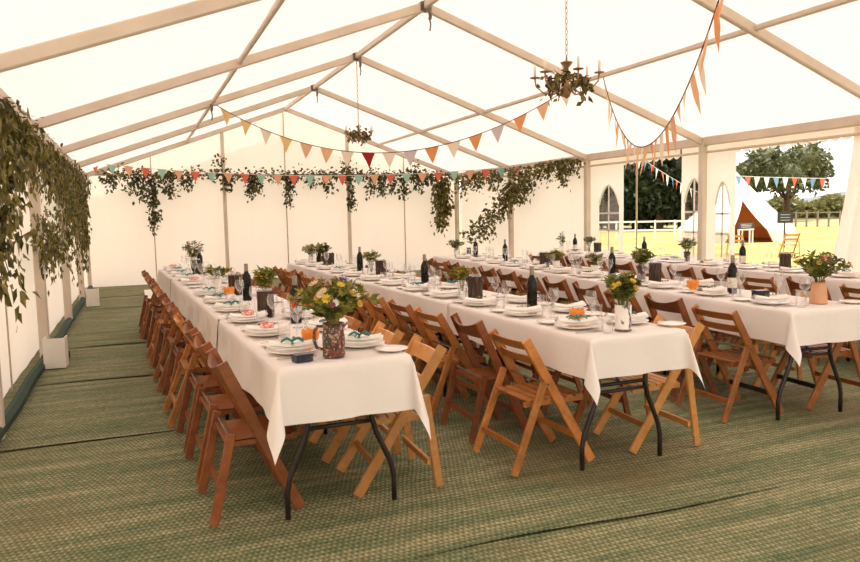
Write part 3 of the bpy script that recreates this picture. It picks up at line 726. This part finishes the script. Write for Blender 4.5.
bark(2, 5.65, -9.9, 'bark-wrapped lantern beside the bright yellow bouquet on third table')
bottle(2, 5.8, -8.6, 'wine bottle two thirds along the third table')
bottle(2, 5.85, -7.55, 'wine bottle beside the framed number on third table')
p = put_item(2, 5.85, -7.3, .06)
t = thing('table_number_frame', 'small white frame with number seven on third table', 'frame', p, .35)
mb = MB()
for x in (-.05, .05): mb.box((x, 0, .075), (.014, .012, .15))
for z in (.007, .143): mb.box((0, 0, z), (.114, .012, .014))
mb.build('frame_border', M['whitebox'], t); mb = MB(); mb.box((0, .002, .075), (.09, .006, .126)); mb.build('dark_panel', M['slate'], t)
mb = MB(); mb.box((0, -.002, .108), (.045, .003, .009)); mb.bar((.018, -.002, .106), (-.006, -.002, .045), .003, .010, (0, 1, 0)); mb.bar((.018, -.002, .106), (-.006, -.002, .045), .010, .003, (0, 1, 0)); mb.build('numeral', M['whitebox'], t)
mb = MB(); mb.bar((0, .008, .10), (0, .06, .001), .02, .004); mb.build('strut', M['slate'], t)
flowers(2, 5.75, -7.0, 'cup', 'white pot of flowers at the gable end of third table', 'wild bouquet in white pot at the gable end of third table', .15, .15, 18, ['purple', 'yellow', None], 'leafA', 12)
# open-side table
orange(3, 7.2, -13.3, 'orange fluted bowl at the open end of the open-side table')
bark(3, 7.44, -11.87, 'bark-wrapped lantern nearest the open end of open-side table')
bottle(3, 7.47, -11.25, 'wine bottle with white labels on the open-side table', 1)
flowers(3, 7.6, -10.2, 'dark', 'dark pot of flowers before the tent opening on open-side table', 'loose orange-tinged bouquet before the tent opening', .18, .13, 18, ['mustard', 'white', None], 'leafB', 10)
bottle(3, 7.6, -9.35, 'wine bottle with pale label before the tent opening', 1)
bark(3, 7.7, -8.1, 'bark-wrapped lantern far along the open-side table')
flowers(3, 7.75, -7.8, 'jar', 'glass jar of yellow flowers far along the open-side table', 'yellow and brown posy far along the open-side table', .14, .11, 14, ['mustard', 'plum', None], 'sprig', 12)
bottle(3, 7.75, -7.4, 'wine bottle far along the open-side table', 1)
flowers(3, 7.72, -7.05, 'cup', 'white vase of dark blooms at the gable end, open-side table', 'dark purple blooms in white vase at the gable end', .22, .08, 12, ['purple', 'purple', None], 'leafD', 4)
# extra saucers on the near corners
for ri, (a, b) in {0: (.13, .59), 1: (.14, .66), 2: (.12, .64)}.items():
    q = ROWS[ri].at(a, b, ZT); take(ri, a, b, .085); sideK.put((q.x, q.y, ZT), 0, 'white side plate at the near right corner of the %s' % ROWS[ri].short, 'white side plates')
# place settings
for ri, row in enumerate(ROWS):
    for sd in (0, 1):
        for i in range(SEATS):
            st = .34 + .615 * i; side = 'left right'.split()[sd]; far = i >= 7; seat = '%s place on %s side of the %s' % (ORD[i], side, row.short)
            T = (lambda x: x) if sd == 0 else (lambda x, w=row.w: w - x)
            rz = row.rz + (0 if sd == 0 else PI)
            def put(K, ds, t, rad, lab, grp, r=0, z=0, chk=True):
                s_ = st + (ds if sd == 0 else -ds)
                if chk and not clear(ri, s_, T(t), rad): return False
                take(ri, s_, T(t), rad * .98); q = row.at(s_, T(t), ZT + z); K.put((q.x, q.y, ZT + z), rz + r, lab + ', ' + seat, grp); return True
            if put(plateK, 0, .138, .134, 'white dinner plate', 'white dinner plates'):
                k = ('teal', 'teal', 'red', 'teal', 'red')[(i * 2 + sd) % 5] if ri == 0 else ('sprig', 'teal', 'sprig', 'sprig')[(i + ri) % 4]
                if ri == 0 and i in (1, 2): k = 'red'
                p = row.at(st, T(.138), ZT + .0225); NK[k].put((p.x, p.y, ZT + .0225), rz + PI / 2 * 0 + R_.uniform(-.5, .2), NKL[k] + ', ' + seat, 'folded napkins')
            if not (ri == 3 and sd == 1):
                put(wineK, -.17, .27, .037, 'clear wine glass', 'wine glasses')
                if not far or i % 2: put(tumK, -.225, .185, .036, 'clear water tumbler', 'water tumblers')
            if i < 8 and not (sd == 1 and ri in (2, 3)):
                put(sideK, .235, .105, .084, 'white side plate', 'white side plates')
            if i < 6 and sd == 0:
                put(knifeK, -.155, .12, .012, 'steel table knife', 'table knives', -PI / 2); put(forkK, .143, .12, .008, 'steel table fork', 'table forks', -PI / 2)

# ---------------------------------------------------------------- things on the matting by the walls
def boxcover(x, y, rz, h, lab):
    t = thing('post_foot_box', lab, 'box', (x, y, 0), rz); s = .02
    mb = MB(); mb.box((0, -.10, h / 2), (.20, .012, h)); mb.build('front_panel', M['whitebox'], t)
    for sx in (-1, 1): mb = MB(); mb.box((sx * .094, 0, h / 2), (.012, .188, h)); mb.build('side_panel', M['whitebox'], t)
    mb = MB(); mb.box((0, 0, .012), (.17, .17, .012)); mb.build('base_panel', M['whitebox'], t)
boxcover(.20, -9.50, -.05, .30, 'white open box beside the post near the thick hanging garland')
boxcover(.27, -3.9, 0, .30, 'white open box at the wall post by the far corner')
mb = MB()
for i in range(9):
    a = R_.uniform(0, 6); mb.tube([(.05 * math.cos(a + k) * 2.2, .08 * math.sin(a * 1.3 + k * 1.2), .045 + .02 * math.sin(k + i)) for k in range(7)], .03, 6)
tag(mb.build('tarp_bundle', M['blue'], None, True, (.16, -9.12, -.005)), 'crumpled blue tarp at the foot of a wall post', 'tarp')
t = thing('panel_board', 'pale board lying flat behind the leftmost chairs near the gable', 'board', (1.27, -3.3, 0))
mb = MB(); mb.box((0, 0, .012), (.30, 3.4, .02)); mb.build('board_face', M['whitebox'], t); mb = MB(); mb.box((.155, 0, .02), (.02, 3.4, .036)); mb.build('edge_strip', M['light'], t)

# ---------------------------------------------------------------- foliage garlands
def spray(mb, path, dens, spread, L=(.05, .10), droop=.5, wid=.33):
    path = [V(*p) for p in path]
    for a, b in zip(path, path[1:]):
        for _ in range(max(1, int((b - a).length * dens))):
            p = a.lerp(b, R_.random()); o = V(R_.gauss(0, 1), R_.gauss(0, 1), R_.gauss(0, 1)) * spread * .5
            l = R_.uniform(*L); mb.leaf(p + o, V(R_.gauss(0, .7), R_.gauss(0, .7), R_.gauss(-droop, .6)) + o.normalized() * .4, l, l * wid)
def wander(p, q, n, amp, sag=0):
    p, q = V(*p), V(*q); return [p.lerp(q, i / n) + V(R_.gauss(0, amp), R_.gauss(0, amp), R_.gauss(0, amp) - sag * 4 * (i / n) * (1 - i / n)) for i in range(n + 1)]
def garland(label, segs, leafm='leafA', cat='garland', name='hanging_garland', clampx=None):
    """segs: (path, density, spread, leafrange, droop)"""
    t = thing(name, label, cat, segs[0][0][0]); o = V(*segs[0][0][0]); st = MB(); lf = MB()
    for path, dens, spread, L, droop in segs:
        st.tube(path, .007, 5); spray(lf, path, dens, spread, L, droop)
    for mb in (st, lf):
        if clampx: mb.v = [clampx(x, y, z) for x, y, z in mb.v]
        mb.v = [(x - o.x, y - o.y, z - o.z) for x, y, z in mb.v]
    st.build('stem', M['stem'], t); lf.build('foliage', M[leafm], t); return t
inL = lambda x, y, z: (max(-.03, .11 + (x - .16) * .42), y, min(z, HE - .10))
BIG = (.09, .17)
# left wall: thick garland along the eave with hanging tails
segs = [(wander((.16, -11.9, 2.38), (.16, -9.9, 2.24), 8, .03), 300, .34, BIG, .6)]
for y, z1, d, sp in ((-11.8, .98, 170, .34), (-11.55, 1.05, 150, .30), (-11.2, 1.35, 90, .22), (-10.6, 1.85, 90, .22)):
    segs.append((wander((.16, y, 2.3), (.18, y + .1, z1), 8, .04), d, sp, BIG, .8))
garland('thick leafy garland closest to the camera on the white side wall', segs, 'leafA', clampx=inL)
segs = [(wander((.15, -9.9, 2.25), (.15, -7.6, 2.25), 10, .03), 260, .34, (.07, .14), .6)]
for y, z1, d, sp in ((-9.4, 1.95, 100, .20), (-8.3, 1.85, 110, .2), (-7.9, 1.8, 130, .24)):
    segs.append((wander((.15, y, 2.2), (.17, y + .1, z1), 6, .04), d, sp, (.07, .14), .8))
segs.append((wander((.2, -9.5, 1.38), (.2, -8.0, 1.2), 7, .06, .12), 240, .26, (.07, .13), .5))
segs.append((wander((.2, -9.2, 1.5), (.2, -9.0, 1.0), 5, .04), 70, .14, (.06, .12), .9))
garland('leafy garland over the second wall post with a lower loop', segs, 'leafA', clampx=inL)
segs = [(wander((.15, -7.6, 2.2), (.15, -4.6, 2.2), 12, .04), 300, .36, (.06, .13), .7)]
for y, z1, d, sp in ((-7.0, 1.75, 150, .28), (-6.2, 1.1, 230, .36), (-5.9, 1.05, 200, .34), (-5.3, 1.5, 200, .34), (-4.8, 1.2, 180, .30), (-4.9, .55, 80, .2)):
    segs.append((wander((.15, y, 2.2), (.2, y + .15, z1), 8, .05), d, sp, (.06, .13), .9))
garland('leafy garland hanging deep over the far side wall posts', segs, 'leafA', clampx=inL)
segs = [(wander((.2, -4.6, 2.25), (.2, -.6, 2.35), 12, .04), 160, .26, (.06, .12), .7)]
for y, z1 in ((-4.4, .75), (-4.1, 1.0), (-3.7, 1.1), (-3.3, 1.3), (-2.6, 1.6)):
    segs.append((wander((.25, y, 2.2), (.40, y + .2, z1), 8, .03), 190, .12, (.06, .13), 1.5))
garland('trailing weeping garland at the corner by the far gable', segs, 'leafA', clampx=inL)
# gable rail: a run of pieces
def rail(x0, x1, label, tails, z=2.46, dens=150, sp=.15, up=()):
    segs = [(wander((x0, -.12, z), (x1, -.12, z), max(4, int((x1 - x0) * 4)), .03), dens, sp, (.06, .12), .5)]
    for x, z1, d, s_ in tails: segs.append((wander((x, -.12, z), (x + R_.uniform(-.06, .06), -.14, z1), 6, .02), d * 1.25, s_ * .72, (.06, .12), .7))
    for x, z1 in up: segs.append((wander((x, -.12, z), (x, -.12, z1), 4, .02), 130, .16, (.06, .11), .2))
    garland(label, segs, 'leafD', clampx=lambda x, y, z: (x, min(y, .02), min(z, roofz(x) + .01)))
rail(.35, 1.2, 'garland piece on the gable rail by the far corner', [(.55, 2.2, 150, .16), (1.0, 2.05, 120, .18)], up=[(.75, 2.68)])
rail(1.2, 2.6, 'garland piece on gable rail with long trail down the rope', [(1.25, 1.95, 150, .18), (1.42, 1.15, 60, .10), (1.43, 1.35, 120, .16), (1.75, 2.0, 170, .18), (2.2, 2.15, 130, .16)])
rail(2.75, 4.3, 'garland piece on gable rail crossing the first inner post', [(3.1, 2.15, 120, .14), (3.6, 1.95, 200, .18), (3.75, 2.1, 160, .18)], up=[(2.95, 2.85)])
rail(4.3, 5.8, 'garland piece on gable rail under the ridge', [(4.45, 1.75, 110, .12), (4.55, 2.1, 160, .2), (5.05, 2.2, 140, .18), (5.45, 2.1, 140, .18)])
rail(5.8, 7.2, 'garland piece on gable rail trailing down the second inner post', [(6.0, 1.65, 150, .14), (6.5, 2.05, 170, .18), (6.8, 2.0, 170, .18), (7.1, 2.1, 140, .16)], up=[(5.95, 2.9)])
rail(7.2, 8.7, 'garland piece on gable rail by the open-side corner', [(7.45, 1.95, 160, .18), (7.8, 2.1, 170, .2), (8.0, 2.2, 150, .18)], dens=190, up=[(7.75, 2.78)])
segs = [(wander((8.35, -.2, 2.4), (8.4, -.2, 1.15), 8, .03), 260, .16, (.08, .16), 1.6), (wander((8.55, -.2, 2.4), (8.55, -.2, 1.35), 8, .03), 220, .14, (.08, .16), 1.6)]
garland('weeping hanging bunch at the open-side gable corner', segs, 'leafA', name='hanging_bunch', cat='foliage')
inR = lambda x, y, z: (min(x, 8.92), y, min(z, HE + .03))
segs = [(wander((8.82, -.3, 2.36), (8.8, -3.5, 2.36), 10, .04), 130, .20, (.06, .13), .5)]
for y, z1 in ((-.8, 2.0), (-1.6, 2.1), (-3.8, 1.85), (-2.4, 2.05)): segs.append((wander((8.8, y, 2.3), (8.8, y, z1), 5, .03), 130, .18, (.06, .13), .7))
garland('garland along the open-side eave near the far corner', segs, 'leafA', clampx=inR)
segs = [(wander((8.78, -4.4, 2.3), (8.75, -1.5, .86), 14, .04), 170, .24, (.08, .15), .1), (wander((8.8, -3.9, 2.3), (8.8, -2.9, 1.7), 6, .05), 150, .28, (.08, .15), .3)]
garland('diagonal leafy branch leaning on the open-side wall', segs, 'leafA', name='leafy_branch', cat='branch', clampx=inR)
segs = [(wander((8.82, -4.3, 2.42), (8.82, -5.9, 2.46), 8, .05), 210, .24, (.06, .13), .4)]
for y, z1 in ((-4.9, 2.1), (-5.35, 1.95), (-5.5, 2.15)): segs.append((wander((8.8, y, 2.4), (8.8, y, z1), 5, .03), 130, .16, (.06, .13), .6))
garland('garland along the open-side eave before the arched window', segs, 'leafA', clampx=inR)

# ---------------------------------------------------------------- chandeliers
def chandelier(loc, top, label, wl, narm=6, sc=1.):
    t = thing('chandelier', label, 'chandelier', loc)
    mb = MB(); nl = int((top - loc[2] - .24 * sc) / .045)
    for i in range(nl):
        zc = .24 * sc + .045 * (i + .5); a = i % 2 * PI / 2
        mb.tube([(.011 * math.cos(q) * math.cos(a), .011 * math.cos(q) * math.sin(a), zc + .028 * math.sin(q)) for q in [2 * PI * j / 10 for j in range(11)]], .0035, 4)
    mb.build('chain', M['gold'], t)
    mb = MB(); z = .25 * sc; i = 0
    lk = t
    MB().lathe([(0, -.16 * sc), (.03 * sc, -.14 * sc), (.05 * sc, -.08 * sc), (.025 * sc, -.03 * sc), (.02 * sc, .12 * sc), (.055 * sc, .165 * sc), (.06 * sc, .175 * sc), (.01 * sc, .19 * sc), (.008 * sc, .24 * sc), (0, .245 * sc)], 14).build('central_stem', M['gold'], t, True)
    for k in range(narm):
        a = 2 * PI * k / narm + .3; ca, sa = math.cos(a), math.sin(a); P = lambda r, z: (r * ca * sc, r * sa * sc, z * sc)
        arm = MB().tube([P(.03, -.06), P(.12, -.11), P(.22, -.09), P(.29, -.02), P(.30, .05)], .008 * sc, 6).build('arm', M['gold'], t, True)
        MB().lathe([(0, .05 * sc), (.045 * sc, .052 * sc), (.05 * sc, .06 * sc), (.012 * sc, .058 * sc)], 12, P(.30, 0)).build('drip_pan', M['gold'], arm, True)
        MB().lathe([(.012 * sc, .058 * sc), (.012 * sc, .16 * sc), (.004 * sc, .165 * sc), (0, .20 * sc)], 8, P(.30, 0)).build('candle', M['candle'], arm, True)
    segs = []
    for k in range(10):
        a = 2 * PI * k / 10; r = .17 * sc
        p = (loc[0] + r * math.cos(a), loc[1] + r * math.sin(a), loc[2] + .02); q = (loc[0] + r * math.cos(a + .75), loc[1] + r * math.sin(a + .75), loc[2] + .0)
        segs.append((wander(p, q, 3, .01), 85, .08 * sc, (.05, .085), .5))
        segs.append((wander(p, (p[0] * 1, p[1], loc[2] - R_.uniform(.06, .18) * sc), 3, .015), 45, .06 * sc, (.05, .085), 1.0))
    garland(wl, segs, 'leafA', name='foliage_wreath', cat='wreath')
chandelier((4.62, -12.0, 2.60), 4.0, 'large candle chandelier with brass arms on long chain', 'leafy wreath twined round the large candle chandelier', sc=.95)
chandelier((4.5, -6.0, 2.78), 3.98, 'small far chandelier hanging from the ridge', 'leafy wreath covering the small far chandelier', sc=.8)

# ---------------------------------------------------------------- bunting
def bunting(label, A, B, sag, n, cols, fw, fh, cord='cordm', name='bunting_string', off=.15, tail=0, tilt=.0):
    A, B = V(*A), V(*B); t = thing(name, label, 'bunting', A)
    P = lambda u: A.lerp(B, u) + V(0, 0, -sag * 4 * u * (1 - u))
    MB().tube([P(i / 48) - A for i in range(49)], .006, 5).build('cord', M[cord], t)
    Lt = sum((P((i + 1) / 100) - P(i / 100)).length for i in range(100))
    for k in range(n):
        u = (k + .5) / n; c = P(u); d = (P(min(1, u + .01)) - P(max(0, u - .01))).normalized(); h = V(d.x, d.y, 0).normalized(); s_ = h.cross(V(0, 0, 1))
        a, b = c - d * fw / 2, c + d * fw / 2; yaw = R_.uniform(-.25, .25); tip = (a + b) / 2 + V(0, 0, -fh) + s_ * R_.uniform(-.25, .25) * fh
        mb = MB(); m_ = (a + b) / 2; bow = s_ * fw * .12 * R_.uniform(-1, 1)
        mb.add([a - A, m_ - A + bow * .2, b - A, (a + tip) / 2 - A + bow, (b + tip) / 2 - A - bow, tip - A], [(0, 1, 3), (1, 2, 4), (1, 4, 3), (3, 4, 5)])
        nm = cols[k % len(cols)]; mb.build('flag', FG[nm], t)['label'] = nm.replace('print', 'floral print').replace('pinkw', 'pale pink') + ' flag'
    return t
bunting('coral and mint floral bunting strung low along the gable garland', (.15, -.75, 2.69), (8.9, -3.75, 2.46), .25, 27, ['coral', 'mint', 'print'], .20, .22, 'cordw')
bunting('upper pastel and orange bunting sagging past the far chandelier', (2.25, -6.0, 3.18), (6.75, -9.0, 3.22), .84, 17, ['yellow', 'yellow', 'cream', 'yellow', 'peach', 'peach', 'cream', 'crimson', 'cream', 'lilac', 'orange', 'cream', 'orange', 'lilac', 'orange', 'peach', 'cream'], .21, .23)
bunting('rust and cream bunting swooping from roof toward the camera', (6.8, -9.5, 3.2), (4.36, -14.5, 3.76), 1.39, 30, ['cream', 'peach', 'cream', 'peach', 'orange', 'peach', 'cream', 'orange', 'print', 'pinkw'], .12, .30)

# ---------------------------------------------------------------- outside
def tree(name, label, loc, h, rx, rz_, n, leafm, trunk=.3, blobs=9, L=(.35, .7), seed=1, group=None, low=.25):
    rr = random.Random(seed); t = thing(name, label, 'tree', loc, 0, group)
    mb = MB(); mb.tube([(0, 0, -.2), (0, 0, h * .3), (rx * .1, 0, h * .6)], [trunk, trunk * .8, trunk * .4], 8)
    for k in range(5):
        a = k * 1.3; mb.tube([(0, 0, h * .3), (rx * .35 * math.cos(a), rx * .35 * math.sin(a), h * .52), (rx * .6 * math.cos(a), rx * .6 * math.sin(a), h * .68)], [trunk * .4, trunk * .25, trunk * .1], 6)
    mb.build('trunk', M['stem'], t, True)
    cs = []
    for k in range(blobs):
        a = rr.uniform(0, 2 * PI); q = math.sqrt(rr.random()) * .75
        cs.append((V(rx * q * math.cos(a), rx * q * math.sin(a), h * (low + .2) + (h * (.8 - low)) * rr.random() * (1 - q * .5)), rx * rr.uniform(.32, .5)))
    lf = MB()
    for i in range(n):
        c, r = cs[i % blobs]; d = V(rr.gauss(0, 1), rr.gauss(0, 1), rr.gauss(0, 1)).normalized(); p = c + d * r * rr.uniform(.6, 1.05); p.z = max(p.z, h * low * .8)
        l = rr.uniform(*L); lf.leaf(p, d + V(rr.gauss(0, .7), rr.gauss(0, .7), rr.gauss(-.3, .5)), l, l * .35)
    for c, r in cs:
        s = MB(); s.lathe([(0, -r * .75)] + [(r * .75 * math.cos(e), r * .75 * math.sin(e)) for e in [x * PI / 8 for x in range(-3, 4)]] + [(0, r * .75)], 9, c); lf.add(s.v, s.f)
    lf.build('crown', M[leafm], t); return t
def at_px_dir(u, dist):                  # world point on the ground at a bearing from the tent's open end
    b = YAW + math.atan((u - 430) / F_PX); return (.996 + dist * math.sin(b), -17.6 + dist * math.cos(b))
k = 0
for u, d, h in ((585, 62, 8.4), (612, 56, 8.0), (636, 60, 8.8), (660, 55, 8.0), (682, 57, 8.6), (596, 74, 9.2), (625, 73, 9.6), (655, 72, 9.6), (684, 76, 9.2)):
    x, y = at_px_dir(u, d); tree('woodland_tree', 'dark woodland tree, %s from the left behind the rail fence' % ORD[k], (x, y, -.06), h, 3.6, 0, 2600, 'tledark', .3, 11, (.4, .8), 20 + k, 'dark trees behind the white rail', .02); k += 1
x, y = at_px_dir(787, 78); tree('oak_tree', 'broad spreading oak standing alone beyond the bell tent', (x, y, -.06), 6.9, 3.9, 0, 3600, 'tlelite', .35, 15, (.3, .6), 11, None, .42)
x, y = at_px_dir(748, 92); tree('field_tree', 'rounded tree half hidden behind the bell tent tip', (x, y, -.06), 7.8, 2.9, 0, 2600, 'tlelite', .4, 10, (.4, .8), 9, None, .2)
# hedge, field, hills
hb = MB(); rr = random.Random(2)
for i in range(5200):
    u = rr.uniform(740, 1000); d = rr.uniform(86, 94); x, y = at_px_dir(u, d); hb.leaf((x, y, rr.uniform(0, 2.0 + .5 * math.sin(u * .13))), (rr.gauss(0, 1), rr.gauss(0, 1), .4), rr.uniform(.5, 1), .3)
tag(hb.build('hedge', M['hedge']), 'pale green hedge across the field beyond the oak', 'hedge', kind='stuff')
def ring(d0, d1, z0, z1, name, m, u0=430, u1=1150, n=40, zf=lambda u: 0):
    def fn(u, v):
        x, y = at_px_dir(u0 + (u1 - u0) * u, d0 + (d1 - d0) * v); return V(x, y, z0 + (z1 - z0) * v + zf(u) * v)
    return struct(MB().grid(fn, n, 4).build(name, m, None, True))
ring(62, 300, -.05, 1.2, 'field_ground', M['field'])
ring(300, 800, 1.0, 18, 'hill', M['hill'], zf=lambda u: 6 * math.sin(u * 9) + 4 * math.sin(u * 23))
# fences
def fence(name, label, A, B, n, h, rails, m, ps=.06):
    A, B = V(*A, -.06), V(*B, -.06); t = thing(name, label, 'fence', A)
    d = B - A
    for i in range(n + 1): MB().bar(d * (i / n), d * (i / n) + V(0, 0, h), ps, ps, (0, 1, 0)).build('post', m, t)
    for z in rails: MB().bar(V(0, 0, z), d + V(0, 0, z), .04, .09).build('rail', m, t)
fence('rail_fence', 'white rail fence before the dark trees', at_px_dir(560, 40), at_px_dir(715, 41), 8, .95, (.88, .42), M['paintw'])
fence('field_fence', 'grey wooden post and rail fence beyond the bell tent', at_px_dir(745, 62), at_px_dir(900, 60), 14, 1.15, (1.05, .6), M['fence'], .1)
# bell tent
def bell():
    cx, cy_ = 26.9, 8.3; t = thing('bell_tent', 'white bell tent with amber doorway on the lawn', 'tent', (cx, cy_, -.06))
    fd = math.atan2(-17.6 - cy_, 1 - cx) + .25; Hh, Rb, wz = 3.15, 2.55, .55
    def shell(k, dz):
        def fn(u, v):
            if v < .2: r, z = Rb, wz * v / .2
            else: q = (v - .2) / .8; r, z = Rb * (1 - q) + .05 * q, wz + (Hh - wz) * q - .10 * math.sin(PI * q)
            w_ = .40 * max(0, 1 - (z / 1.85)) ** 1.0 * (Rb / max(r, .6))** .5 if z < 1.85 else 0
            a = fd + w_ + (2 * PI - 2 * w_) * u; return V(r * k * math.cos(a), r * k * math.sin(a), z * dz)
        return MB().grid(fn, 48, 30)
    shell(1, 1).build('canvas', M['canvas'], t, True); shell(.975, .985).build('warm_light_shell', M['amber'], t, True)  # inner shell added; its amber stands for light glowing through the canvas
    MB().lathe([(0, .03), (Rb * .95, .03)], 32).build('groundsheet', M['darkpot'], t); MB().tube([(0, 0, 0), (0, 0, Hh + .05)], .03, 8).build('pole', M['light'], t)
    for k in range(10):
        a = 2 * PI * k / 10 + .2; MB().tube([(Rb * math.cos(a), Rb * math.sin(a), wz), (Rb * 1.6 * math.cos(a), Rb * 1.6 * math.sin(a), 0)], .008, 4).build('guy_line', M['rope'], t)
bell()
# chairs, table and boards on the lawn
for (x, y), rz, lab in (((17.5, -1.2), .55, 'pale folding chair on the lawn in front of bell tent doorway'), ((19.0, -1.7), 1.15, 'pale folding chair on the lawn below the blackboard sign')):
    CH['L'].put((x, y, -.06), rz, lab, 'folding chairs on the lawn')
x, y = 24.2, 5.0; t = thing('lawn_table', 'small white table outside the bell tent doorway', 'table', (x, y, -.06), .6)
mb = MB(); mb.box((0, 0, .62), (.8, .5, .04)); mb.build('table_top', M['paintw'], t)
for a in (-.34, .34):
    for b in (-.2, .2): mb = MB(); mb.box((a, b, .30), (.05, .05, .60)); mb.build('leg', M['paintw'], t)
t = thing('blackboard', 'wide dark blackboard propped on the white lawn table', 'sign', (x, y, .58), .1)
mb = MB(); mb.box((0, 0, .13), (1.0, .03, .26)); mb.build('board', M['slate'], t)
mb = MB()
for z in (.08, .14, .2): mb.box((0, -.017, z), (.5 + z, .002, .012))
mb.build('chalk_lines', M['cordw'], t)
x, y = at_px_dir(785, 30); t = thing('stake_sign', 'small blackboard sign on a stake right of the bell tent', 'sign', (x, y, -.06), -.5)
mb = MB(); mb.box((0, 0, .5), (.05, .04, 1.0)); mb.build('stake', M['stem'], t); mb = MB(); mb.box((0, -.03, 1.12), (.55, .03, .42)); mb.build('board', M['slate'], t)
mb = MB()
for z in (1.02, 1.12, 1.22): mb.box((0, -.047, z), (.34, .002, .012))
mb.build('chalk_lines', M['cordw'], t)
# guy rope with orange marker
t = thing('guy_rope', 'pale guy rope with orange marker outside the tent opening', 'rope', (9.15, -7.2, 2.4))
MB().tube([(0, 0, 0), (.93, 1.18, -2.44)], .016, 6).build('rope', M['rope'], t)
MB().tube([(.66, .84, -1.73), (.76, .965, -2.0)], .045, 8).build('marker', FG['orange'], t)
# outdoor bunting
bunting('red white and blue bunting strung before the dark trees outside', (10.8, -4.9, 2.70), (15.0, -2.4, 1.85), .05, 14, ['coral', 'white', 'blue', 'coral', 'white'], .16, .26, 'cordw')
bunting('red white and blue bunting strung before the bell tent', (14.3, -3.3, 2.30), (21.0, -5.3, 2.15), .08, 28, ['white', 'coral', 'white', 'blue', 'coral', 'white', 'white', 'blue'], .16, .28, 'cordw')
